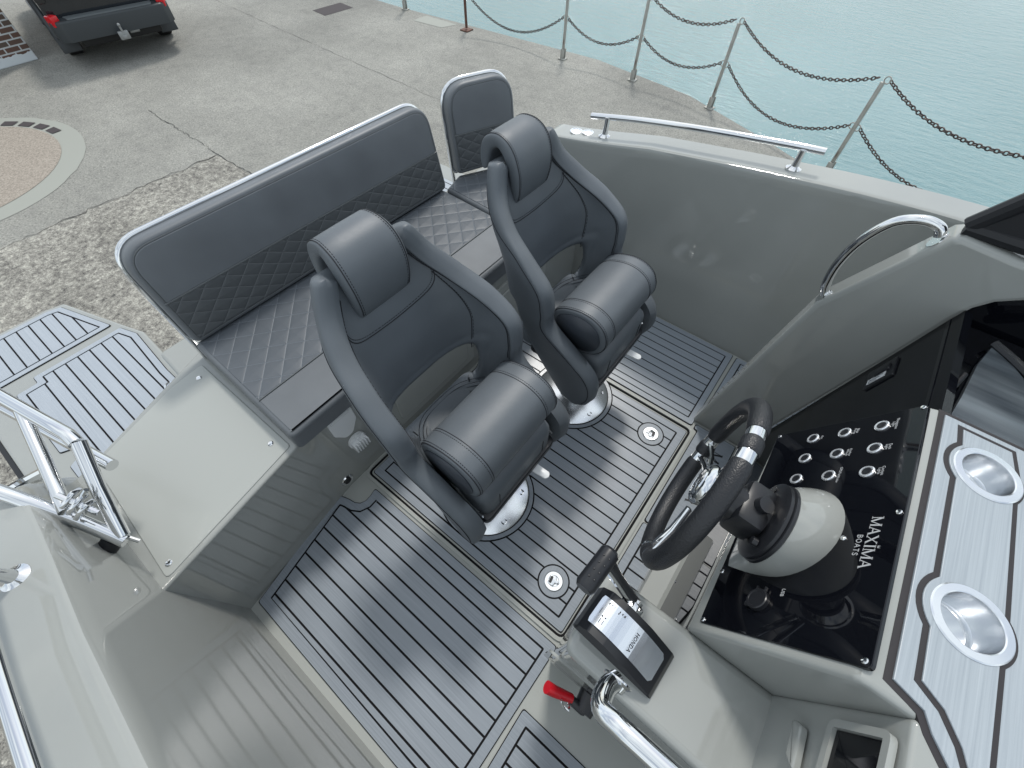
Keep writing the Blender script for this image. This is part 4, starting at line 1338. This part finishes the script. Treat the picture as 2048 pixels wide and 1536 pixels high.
# console top pad
def kk(l): return l
tp = [(.404, .872), (.4145, .321), (.459, .307), (.470, .288), (.494, .262), (.515, .215), (.54, .13), (1.1, .13), (1.1, .872)]
bm = B(); prism(bm, tp, 1.12, 1.1272); cobj('top_caulk', bm, caulkbr, smooth=False)
C2, C1 = (.535, .508), (.524, .814)
CUP1, CUP2 = (.4915, .762), (.4995, .4745)
def bulge(side_pts, c, r, sgn): return side_pts
def strip_outline():
    # foam border between outer caulk and inner caulk, following the cup holders
    return None
out1 = inset(tp, .0105)
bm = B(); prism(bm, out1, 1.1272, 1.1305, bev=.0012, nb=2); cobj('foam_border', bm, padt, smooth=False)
def arc(c, r, a0, a1, n=10): return [(c[0] + r * math.cos(R_(a0 + (a1 - a0) * k / n)), c[1] + r * math.sin(R_(a0 + (a1 - a0) * k / n))) for k in range(n + 1)]
xl = .434; rb = .0675
inner = [(xl + .001, .842)]
def cross(c, r, x): return math.degrees(math.acos(max(-1, min(1, (x - c[0]) / r))))
xr = .547
def bul(c, r, x, left, n=10):
    a = cross(c, r, x)
    return arc(c, r, a, 360 - a, n) if left else arc(c, r, -a, a, n)
inner = [(.4365, .850)] + bul(CUP1, .067, .4405, True) + bul(CUP2, .0715, .4445, True) + [(.447, .345), (.480, .326), (.503, .297), (.522, .255), (.540, .20), (.5485, .20)] + bul(CUP2, .060, xr, False) + bul(CUP1, .0575, xr - .006, False) + [(.530, .850)]
bm = B(); prism(bm, inner, 1.1300, 1.1312); cobj('inner_caulk', bm, caulkbr, smooth=False)
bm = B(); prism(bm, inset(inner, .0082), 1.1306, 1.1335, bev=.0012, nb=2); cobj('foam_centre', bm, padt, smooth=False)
inr_unused = [(xr - .010, .842), (xr - .012, .62), (xr - .002, .60), (xr + .0, .42), (xr, .175), (1.06, .175), (1.06, .842)]
bm = B(); prism(bm, [(xr + .030, .850), (xr + .030, .175), (xr + .038, .175), (xr + .038, .850)], 1.1300, 1.1314); cobj('inner_caulk', bm, caulkbr, smooth=False)
for i, (c, r) in enumerate(((CUP1, .0535), (CUP2, .0545))):
    bm = B(); lathe(bm, [(r, 1.130), (r, 1.1345), (r - .002, 1.1362), (r - .012, 1.1368), (r - .0135, 1.1355), (r - .015, 1.130), (r - .016, 1.085), (r - .018, 1.083), (r - .020, 1.078), (.004, 1.078)], (c[0], c[1], 0), None, 56, capb=False)
    cobj('cup_holder', bm, brushed, ang=30, label='cup holder nearer the cabin door' if i == 0 else 'cup holder nearer the camera')

bpy.context.view_layer.update()
for o in [q for q in con.children if q.name.split('.')[0] in ('dash_moulding', 'top_caulk', 'foam_border', 'inner_caulk', 'foam_centre')]:
    cut(o, [(CUP1[0], CUP1[1], .048, 1.05, 1.2), (CUP2[0], CUP2[1], .049, 1.05, 1.2)])
# black switch panel
DU, DN = V((.428, 0, .904)).normalized(), V((-.904, 0, .428)).normalized()
def dm(y, t, off=0): return basis(V((.255, y, .830)) + DU * t + DN * off, (0, -1, 0), DU)
SWO = 0.0
pan = roundpoly([(-.318, .012), (-.318, .338), (-.872, .323), (-.874, -.012), (-.437, .006)], .008, 4)
pan = [(x, y) for x, y in pan]
bm = B(); prism(bm, pan, -.004, .0035, bev=.0012, nb=2, M_=dm(0, 0, .004)); cobj('switch_panel', bm, bgloss, smooth=False)
PO = .0078
names = [['Acc', 'Bilge\nPump', 'Navigation\nLight'], ['', 'Anchor\nWinch', 'Deck\nLight'], ['', 'GPS/Fishfinder', 'Cockpit\nLights']]
for r, y in enumerate((.832, .766, .701)):
    for c, t in enumerate((.098, .172, .248)):
        Mx = dm(y, t, PO)
        sw = thing('push_button', 'x', 'button'); bpy.data.objects.remove(sw)
        bm = B(); lathe(bm, [(.0145, 0), (.0145, .0022), (.0128, .0036), (.0098, .0034), (.0094, .0018)], (0, 0, 0), None, 28)
        bmesh.ops.transform(bm, matrix=Mx, verts=bm.verts); b_ = cobj('push_button', bm, ringm)
        bm = B(); lathe(bm, [(.0094, .0012), (.0088, .0028), (.005, .0030), (.001, .0024)], (0, 0, 0), None, 24)
        bmesh.ops.transform(bm, matrix=Mx, verts=bm.verts); obj('button_cap', bm, bplas, b_)
        if names[r][c]:
            tx = textmesh(names[r][c], .0074, inks, 'switch_label', con, dm(y, t + .0215 + (.003 if '\n' in names[r][c] else 0), PO + .0002), ls=.85); tx.matrix_parent_inverse = CI
q = letters('MAXIMA', .0185, inks, 'panel_lettering', con, dm(.533, .2915, PO + .0002), gap=.04, thick=.15, thin=.07); q.matrix_parent_inverse = CI
q = letters('BOATS', .0090, inks, 'panel_lettering', con, dm(.525, .2715, PO + .0002), serif=False, gap=.16, thick=.13, thin=.12); q.matrix_parent_inverse = CI
bm = B()
for k in (-1, 0, 1): prism(bm, [(.0016 * k - .0007, 0), (.0016 * k + .0007, 0), (.0024 * k, .0045)], 0, .0004, M_=dm(.523, .3035, PO + .0002))
cobj('crown_mark', bm, inks, smooth=False)
for (y, t) in ((.866, -.004), (.866, .316), (.597, .322), (.327, .328), (.325, .020), (.441, .012), (.539, .244)):
    bm = B(); lathe(bm, [(.0052, 0), (.0052, .001), (.004, .0026), (.0015, .0022)], (0, 0, 0), None, 14)
    bmesh.ops.transform(bm, matrix=dm(y, t, PO), verts=bm.verts); cobj('screw', bm, chrome)
# usb socket
us = dm(.388, .128, PO)
bm = B(); lathe(bm, [(.0215, 0), (.0215, .008), (.020, .0095), (.0165, .0095), (.016, .0088), (.002, .0088)], (0, 0, 0), None, 32)
for s in (-1, 1): box(bm, (-.022, .009 * s, .004), (.012, .004, .006), bev=.001)
box(bm, (.012, -.020, .004), (.010, .008, .005), bev=.002)
bmesh.ops.transform(bm, matrix=us, verts=bm.verts); cobj('usb_socket', bm, bplas)
tx = textmesh('USB', .0095, inks, 'switch_label', con, dm(.413, .168, PO + .0002)); tx.matrix_parent_inverse = CI

# steering pod, tilt head and wheel
W0 = V((.110, .5145, .996))
CC = V((.252, .525, .983))                 # black collar at the top of the pod
ax = (W0 - CC).normalized()
PB = CC - ax * .12
def along(prof, o, d, seg=40, sq=1.0, mi=0, capb=True, capt=True):
    d = V(d).normalized(); ey = V((0, 1, 0)); ex = ey.cross(d).normalized(); ey = d.cross(ex)
    rings = []
    for (r, z) in prof:
        rr = r if isinstance(r, tuple) else (r, r)
        rings.append([V(o) + d * z + ex * rr[0] * math.cos(a) + ey * rr[1] * math.sin(a) for a in [2 * math.pi * k / seg for k in range(seg)]])
    bm = B(); loft(bm, rings, True, True); return bm
def pod():
    n = 48
    ey = V((0, 1, 0)); ex = ey.cross(ax).normalized(); eyy = ax.cross(ex)
    circ = [CC - ax * .006 + ex * .083 * math.cos(2 * math.pi * k / n) + eyy * .083 * math.sin(2 * math.pi * k / n) for k in range(n)]
    foot = []
    for k in range(n):
        d = circ[k] - (CC - ax * .006)
        a = math.atan2(d.dot(DU), d.y)
        cy_, ct = .566, .122
        y_, t_ = math.cos(a), math.sin(a)
        if t_ > 0: y_, t_ = .118 * y_, .118 * t_
        else:
            q = max(abs(y_) / .118, abs(t_) / .150); y_, t_ = y_ / q, t_ / q
        foot.append(V((.255, cy_ + y_, .830)) + DU * (ct + t_) - DN * .012)
    rings = []
    for f_ in (0, .08, .25, .45, .65, .82, .94, 1.0):
        e = f_
        g = (1 - (1 - e) ** 2) ** .5 if e < 1 else 1
        rings.append([foot[k].lerp(circ[k], e) + (circ[k] - CC).normalized() * .005 * math.sin(math.pi * e) for k in range(n)])
    bm = B(); loft(bm, rings); return bm
bm = pod()
cobj('steering_pod', bm, gel, ang=60)
bm = along([(.083, .108), (.087, .111), (.087, .117), (.083, .119), (.085, .121), (.085, .127), (.076, .131), (.060, .133)], PB, ax, 48); cobj('pod_collar', bm, bplas, ang=40)
bm = B()
Mh = basis(PB + ax * .175, (0, 1, 0), ax.cross(V((0, 1, 0))))
box(bm, PB + ax * .160, (.098, .086, .058), Mh.to_3x3(), bev=.012)
app(bm, along([(.044, .13), (.040, .212), (.020, .216), (.015, .27)], PB, ax, 28))
cyl(bm, PB + ax * .160 + V((.006, .0, .034)), PB + ax * .160 + V((.012, .0, .056)), .016, 14)
for s in (-1, 1): cyl(bm, PB + ax * .128 + V((0, s * .064, .02)), PB + ax * .138 + V((0, s * .064, .02)), .009, 10)
cobj('tilt_head', bm, bplas, ang=40)

wn_ = V((-math.cos(.09), -.02, math.sin(.09))).normalized()
whl = thing('steering_wheel', 'black stitched grip steering wheel with polished twin spokes and clamps on the helm', 'steering wheel', W0)
WI = Matrix.Translation(-W0)
wu = V((0, 0, 1)).cross(wn_).normalized(); wv = wn_.cross(wu)
def wp(a, r, d=0): return W0 + (wu * math.cos(a) + wv * math.sin(a)) * r + wn_ * d
def wobj(n_, bm, m, parent=None, **k):
    o = obj(n_, bm, m, parent or whl, **k)
    if parent is None: o.matrix_parent_inverse = WI
    return o
Rr = .1890
bm = B(); tube(bm, [wp(2 * math.pi * k / 72, Rr) for k in range(72)], .0165, 18, closed=True); wobj('core_ring', bm, chrome)
clamps = [R_(-8), R_(172), R_(82)] 
gr = []
for (a0, a1) in ((-2, 66), (98, 164), (180, 352)):
    pass
angs_sp = [90, 215, 325]
# spokes come in pairs at three stations; chrome shows beside each station
st = sorted(angs_sp)
for i, s0 in enumerate(st):
    s1 = st[(i + 1) % 3] + (360 if i == 2 else 0)
    A0, A1 = R_(s0 + 11), R_(s1 - 11)
    n_ = 30
    pts = [wp(A0 + (A1 - A0) * k / n_, Rr) for k in range(n_ + 1)]
    rad = [.0175 if k in (0, n_) else .0200 for k in range(n_ + 1)]
    bm = B(); tube(bm, pts, rad, 20); wobj('grip', bm, gripm, ang=70)
    bm = B(); tube(bm, [wp(R_(s0 - 4.5 + 9 * k / 6), Rr) for k in range(7)], [.0178] + [.0195] * 5 + [.0178], 20); wobj('clamp_band', bm, gripm)
    for dd in (-6.8, 6.8):
        bm = B()
        p0 = wp(R_(s0 + dd), Rr - .012); p1 = wp(R_(s0 + dd * .9), .06, -.012)
        tube(bm, [p0, p0.lerp(p1, .5) + wn_ * -.004, p1], .0062, 10); wobj('spoke', bm, chrome)
bm = along([(.024, -.040), (.032, -.03), (.046, -.018), (.049, -.008), (.045, .0), (.038, .004), (.035, .001), (.031, .001), (.028, .005), (.008, .007)], W0, wn_, 48); wobj('hub', bm, chrome, ang=40)
bm = along([(.022, -.10), (.024, -.05), (.040, -.045), (.040, -.035)], W0, wn_, 28); wobj('hub_boot', bm, bmatt)

# kick panel under the dash (black gloss, screwed)
bm = B(); KM = basis((.3085, 0, 0), (0, -1, 0), (0, 0, 1))
kpoly = roundpoly([(-.84, .15), (-.465, .15), (-.40, .30), (-.40, .47), (-.44, .53), (-.84, .53)], .01, 3)
prism(bm, kpoly, 0, .006, bev=.001, nb=2, M_=KM); cobj('kick_panel', bm, bgloss, smooth=False)
for (y, z) in ((.455, .175), (.425, .30), (.415, .42), (.60, .165)):
    bm = B(); lathe(bm, [(.006, 0), (.006, .0012), (.004, .003), (.001, .0026)], (0, 0, 0), None, 12)
    bmesh.ops.transform(bm, matrix=KM @ Matrix.Translation((-y, z, .006)), verts=bm.verts); cobj('screw', bm, chrome)

# engine control lever on the ledge
thr = thing('engine_control', 'black binnacle engine control with silver plate and grip lever beside the dash', 'throttle', (.145, .195, ZL))
def tobj(n_, bm, m, parent=None, **k): return obj(n_, bm, m, parent or thr, **k)
TMx = Matrix.Rotation(R_(-6), 4, 'Z')
side = [(-.088, .0), (.092, .0), (.098, .008), (.088, .024), (.030, .062), (-.030, .082), (-.066, .080), (-.086, .055), (-.092, .02)]
def tslab(prof, hw, bm, b):
    n = 5; rings = []
    for k in range(n + 1):
        a = math.pi / 2 * k / n
        rings.append([(x, -hw + b * (1 - math.sin(a)) , z) for x, z in inset(prof, b * (1 - math.cos(math.pi / 2 - a)) * .9)])
    for k in range(n, -1, -1):
        a = math.pi / 2 * k / n
        rings.append([(x, hw - b * (1 - math.sin(a)), z) for x, z in inset(prof, b * (1 - math.cos(math.pi / 2 - a)) * .9)])
    loft(bm, rings)
bm = B(); tslab(roundpoly(side[::-1], .010, 3), .046, bm, .012)
hs = tobj('housing', bm, bplas, ang=40)
# silver face plate follows the sloped top
fpath = [(-.078, .0765), (-.062, .0835), (-.030, .0845), (.030, .0650), (.078, .0330)]
bm = B(); fp = spline([V((x, 0, z)) for x, z in fpath], 5)
rings = []
hwf = lambda k: .030
for k, p in enumerate(fp):
    e = 1 - .25 * max(0, (abs(k / (len(fp) - 1) - .5) * 2 - .93) / .07)
    nn = V((.3, 0, 1)).normalized()
    rings.append([(p.x, -.030 * e, p.z), (p.x, .030 * e, p.z), (p.x, .030 * e, p.z - .004), (p.x, -.030 * e, p.z - .004)])
loft(bm, rings); fpl = tobj('face_plate', bm, silver, smooth=False)
hm = basis((.008, 0, .0745), (0, -1, 0), V((.95, 0, -.30)))
hm = basis((.012, -.002, .0727), (0, -1, 0), V((.95, 0, -.31)))
q = letters('HONDA', .0072, ink, 'maker_lettering', fpl, hm, gap=.12, thick=.2, thin=.09, dz=.0004)
bm = B()
fm2 = basis((-.050, 0, .0849), (0, -1, 0), (1, 0, .02))
for (x, y, r) in ((-.018, .004, .0016), (-.018, .012, .0016), (.006, -.010, .0016), (.006, -.003, .0016)): prism(bm, disc_pts((x, y), r, 10), 0, .0006, M_=fm2)
for (x, y, w_, h_) in ((.016, -.010, .010, .0012), (.016, -.003, .010, .0012), (.018, .008, .006, .005), (.0, -.018, .012, .001)): prism(bm, [(x - w_ / 2, y - h_ / 2), (x + w_ / 2, y - h_ / 2), (x + w_ / 2, y + h_ / 2), (x - w_ / 2, y + h_ / 2)], 0, .0006, M_=fm2)
for k in range(7): prism(bm, [(-.024 , -.012 + k * .006), (-.020 - .002 * (k % 2), -.012 + k * .006), (-.020, -.010 + k * .006), (-.024, -.010 + k * .006)], 0, .0006, M_=fm2)
tobj('indicator_marks', bm, ink, fpl, smooth=False)
bm = B(); lathe(bm, [(.026, 0), (.026, .012), (.024, .016), (.018, .018), (.018, .024), (.014, .026)], (-.022, .046, .048), Matrix.Rotation(-math.pi / 2, 3, 'X'), 24)
tobj('lever_hub', bm, chrome)
bm = B()
pv = V((-.022, .066, .048)); tipv = V((-.118, .062, .172))
tube(bm, spline([pv, pv.lerp(tipv, .45) + V((-.008, .0, .002)), tipv], 6), [.013] * 4 + [.0115] * 5 + [.012] * 4, 14)
tobj('lever_arm', bm, bplas)
bm = B(); tube(bm, spline([pv + V((.004, -.010, 0)), pv.lerp(tipv, .45) + V((-.004, -.010, .002)), tipv + V((.004, -.012, -.006))], 6), .0065, 8)
tobj('lever_trim', bm, chrome)
bm = B()
tube(bm, [tipv + V((0, .018, 0)), tipv + V((0, .012, 0)), tipv + V((0, -.066, -.002)), tipv + V((0, -.074, -.002))], [.014, .0195, .0205, .016], 20)
tobj('hand_grip', bm, bplas)
bm = B()
for i in range(4):
    for j in range(2): lathe(bm, [(.0022, 0), (.0012, .0012), (.0003, .0014)], tipv + V((-.006 + .012 * j, -.005 - .016 * i, .0185)), None, 8)
tobj('grip_studs', bm, bplas)
thr.rotation_euler = (0, 0, R_(-4))

# kill switch in a moulded recess on the console side
KS = 1.3
kl = thing('kill_switch', 'red and black engine kill switch with lanyard clip in the console side recess', 'switch', (.16, .1195, .44))
def yb(o): return basis(o, (1, 0, 0), (0, 0, 1))
bm = B(); fr_ = roundpoly([(-.085, -.095), (.075, -.095), (.075, .085), (-.085, .085)], .018, 4)
ringmesh(bm, fr_, inset(fr_, .012), 0, .005); ringmesh(bm, inset(fr_, .02), inset(fr_, .026), 0, .003); bmesh.ops.transform(bm, matrix=yb((0, -.002, 0)), verts=bm.verts); obj('recess_frame', bm, gel, kl)
bm = B(); box(bm, (.030, -.006, .0), (.034, .014, .095), bev=.004); obj('switch_plate', bm, bplas, kl)
bm = B(); tube(bm, [(.030, -.010, 0), (.030, -.045, .0)], [.024, .020], 20); box(bm, (.012, -.042, .006), (.050, .018, .022), bev=.007); obj('rotary_knob', bm, bplas, kl)
bm = B(); tube(bm, [(.0, -.040, .012), (-.035, -.052, .030), (-.052, -.056, .040)], [.009, .011, .012], 14); tube(bm, [(-.015, -.046, .0), (-.03, -.048, -.012), (.0, -.044, -.018)], .0035, 6); obj('lanyard_clip', bm, redp, kl)
bm = B(); tube(bm, spline([(-.018, -.054, .030), (-.006, -.062, .034), (.004, -.056, .022), (-.006, -.050, .018)], 4, True), .0018, 6, closed=True); box(bm, (-.002, -.060, .030), (.014, .004, .008), bev=.001); obj('split_ring', bm, chrome, kl)

kl.scale = (KS, KS, KS)
# grab rail on the side of the console near the camera
gb = thing('grab_rail', 'thick polished grab rail on the console side at the bottom edge of the picture', 'rail', (.20, .06, 1.05))
gi_ = Matrix.Translation((-.20, -.06, -1.05))
bm = B(); tube(bm, spline([(.150, .112, .955), (.138, .088, .975), (.142, .060, 1.00), (.170, .056, 1.02), (.22, .055, 1.03), (.34, .052, 1.04), (.60, .04, 1.05)], 6), .0165, 18); o = obj('rail_tube', bm, chrome, gb); o.matrix_parent_inverse = gi_
bm = B(); lathe(bm, [(.026, 0), (.026, .003), (.019, .007), (.016, .016)], (.152, .115, .952), Matrix.Rotation(math.pi / 2, 3, 'X'), 24); o = obj('flange', bm, chrome, gb); o.matrix_parent_inverse = gi_

# ================================================================ PORT WING, CABIN DOOR, SCREEN
wing = thing('console_wing', 'grey green moulded cockpit wing wall with slanted edge on the port side', 'panel', (.3, 1.40, 0))
WIi = Matrix.Translation((-.3, -1.40, 0))
wpz = [(.07, -.01), (.168, .862), (.316, 1.178), (.338, 1.190), (.46, 1.180), (1.3, 1.19), (1.3, .98), (.75, 1.10), (.60, 1.105), (.538, 1.094), (.50, 1.065), (.478, 1.03), (.467, .985), (.442, .804), (.35, .229), (.318, -.01)]
bm = B()
n = 4; rings = []
for (y, d) in [(1.395, .016)] + [(1.395 + .016 * (1 - math.cos(math.pi / 2 * k / n)), .016 * (1 - math.sin(math.pi / 2 * k / n))) for k in range(1, n + 1)] + [(1.470, 0), (1.470, .004)]:
    q = inset(wpz, d) if d else wpz
    rings.append([(x, y, z) for x, z in q])
loft(bm, rings)
o = obj('wing_moulding', bm, gel, wing, ang=40); o.matrix_parent_inverse = WIi
bm = B(); tube(bm, spline([(.176, 1.432, .880), (.160, 1.434, .915), (.150, 1.436, .99), (.160, 1.436, 1.075), (.195, 1.436, 1.150), (.245, 1.434, 1.180), (.285, 1.432, 1.178), (.300, 1.430, 1.160)], 6), .0135, 16)
o = obj('grab_handle', bm, chrome, wing); o.matrix_parent_inverse = WIi
sl_ = V((.148, 0, .316)).normalized()
for (x, z) in ((.174, .876), (.301, 1.150)):
    bm = B(); lathe(bm, [(.025, 0), (.025, .003), (.018, .007)], (x, 1.431, z), basis((0, 0, 0), (0, 1, 0), sl_).to_3x3(), 24)
    o = obj('handle_flange', bm, chrome, wing); o.matrix_parent_inverse = WIi
bm = B(); prism(bm, [(.44, .90), (1.3, .90), (1.3, 1.14), (.44, 1.14)], -.004, .004, M_=Matrix(((1, 0, 0, 0), (0, 0, 1, 1.415), (0, 1, 0, 0), (0, 0, 0, 1))))
o = obj('arch_lining', bm, bgloss, wing, smooth=False); o.matrix_parent_inverse = WIi
# dark cabin bulkhead and door
door = thing('cabin_door', 'black glossy cabin door and bulkhead between the dash and the cockpit wing', 'door', (.4, 1.13, 0))
DI = Matrix.Translation((-.4, -1.13, 0))
bu = V((.117, 0, .79)).normalized()
dM = basis((.318, 0, .013), (0, -1, 0), bu)
bm = B(); prism(bm, [(-1.396, -.02), (-.874, -.02), (-.874, 1.02), (-1.396, 1.02)], -.02, 0, M_=dM)
o = obj('door_panel', bm, bgloss, door, smooth=False); o.matrix_parent_inverse = DI
lm = dM @ Matrix.Translation((-1.305, .785, 0))
bm = B(); prism(bm, roundpoly([(-.05, -.055), (.035, -.055), (.035, .05), (-.05, .05)], .006, 3), 0, .006, bev=.002, M_=lm)
prism(bm, roundpoly([(-.028, -.02), (.0, -.02), (.0, .035), (-.028, .035)], .006, 3), .006, .012, bev=.002, M_=lm); o = obj('door_lock', bm, bplas, door); o.matrix_parent_inverse = DI
bm = B(); prism(bm, [(-.004, -.045), (.018, -.045), (.022, .022), (.0, .022)], .0062, .0070, M_=lm); o = obj('instruction_sticker', bm, white, door, smooth=False); o.matrix_parent_inverse = DI
bm = B()
for k in range(3): prism(bm, [(.002 + .006 * k, -.038), (.004 + .006 * k, -.038), (.005 + .006 * k, .012 - .01 * k), (.003 + .006 * k, .012 - .01 * k)], .0071, .0074, M_=lm)
o = obj('sticker_print', bm, ink, door, smooth=False); o.matrix_parent_inverse = DI
# smoked sliding hatch over the companionway
ht = thing('cabin_hatch', 'smoked acrylic sliding cabin hatch with black curved edge reflecting the sky', 'hatch', (.7, 1.1, 1.0))
hp = [(.500, .90), (.500, 1.03), (.512, 1.10), (.530, 1.235), (.552, 1.322), (.60, 1.285), (.640, 1.235), (.69, 1.14), (.80, .90)]
bm = B(); prism(bm, [(x - .7, y - 1.1) for x, y in hp], -.01, 0); obj('smoked_panel', bm, smoke, ht, smooth=False)
bm = B(); tube(bm, [(x - .7, y - 1.1, .004) for x, y in spline([(.552, 1.330, 0), (.60, 1.293, 0), (.645, 1.240, 0), (.70, 1.14, 0), (.83, .88, 0)], 5) and [(p.x, p.y) for p in spline([(.552, 1.334, 0), (.60, 1.297, 0), (.648, 1.244, 0), (.70, 1.14, 0), (.83, .88, 0)], 5)]], .012, 8); obj('edge_trim', bm, bplas, ht)
bm = B(); prism(bm, [(.46 - .7, .876 - 1.1), (.46 - .7, 1.394 - 1.1), (1.3 - .7, 1.394 - 1.1), (1.3 - .7, .876 - 1.1)], -.04, -.015); obj('under_tray', bm, bgloss, ht, smooth=False)
bm = B(); tube(bm, [(x - .7, y - 1.1, .006) for x, y in ((.478, 1.065), (.486, 1.10), (.505, 1.17))], .006, 8); obj('pull_handle', bm, bplas, ht)
# windscreen frame
ws = thing('windscreen', 'black framed raked windscreen rising at the right edge above the wing', 'windscreen', (.40, 1.43, 1.19))
wI = Matrix.Translation((-.40, -1.43, -1.19))
bm = B()
tube(bm, [(.332, 1.43, 1.205), (.377, 1.42, 1.292), (.46, 1.38, 1.44), (.60, 1.25, 1.66)], .021, 10)
o = obj('frame_pillar', bm, bmatt, ws); o.matrix_parent_inverse = wI
bm = B(); tube(bm, [(.328, 1.43, 1.203), (.45, 1.425, 1.206), (.8, 1.42, 1.212), (1.3, 1.4, 1.215)], .022, 10)
o = obj('frame_base', bm, bmatt, ws); o.matrix_parent_inverse = wI
bm = B(); prism(bm, [(.335, 1.20), (.43, 1.21), (.52, 1.24), (.44, 1.30), (.40, 1.31)], -.012, .004, M_=Matrix(((1, 0, 0, 0), (0, 0, 1, 1.424), (0, 1, 0, 0), (0, 0, 0, 1))))
o = obj('frame_inner', bm, bmatt, ws); o.matrix_parent_inverse = wI
bm = B(); prism(bm, [(.345, 1.21), (1.2, 1.215), (1.2, 1.55), (.60, 1.62)], -.003, .003, M_=Matrix(((1, 0, 0, 0), (0, 0, 1, 1.425), (0, 1, 0, 0), (0, 0, 0, 1))))
o = obj('pane', bm, glass, ws, smooth=False); o.matrix_parent_inverse = wI
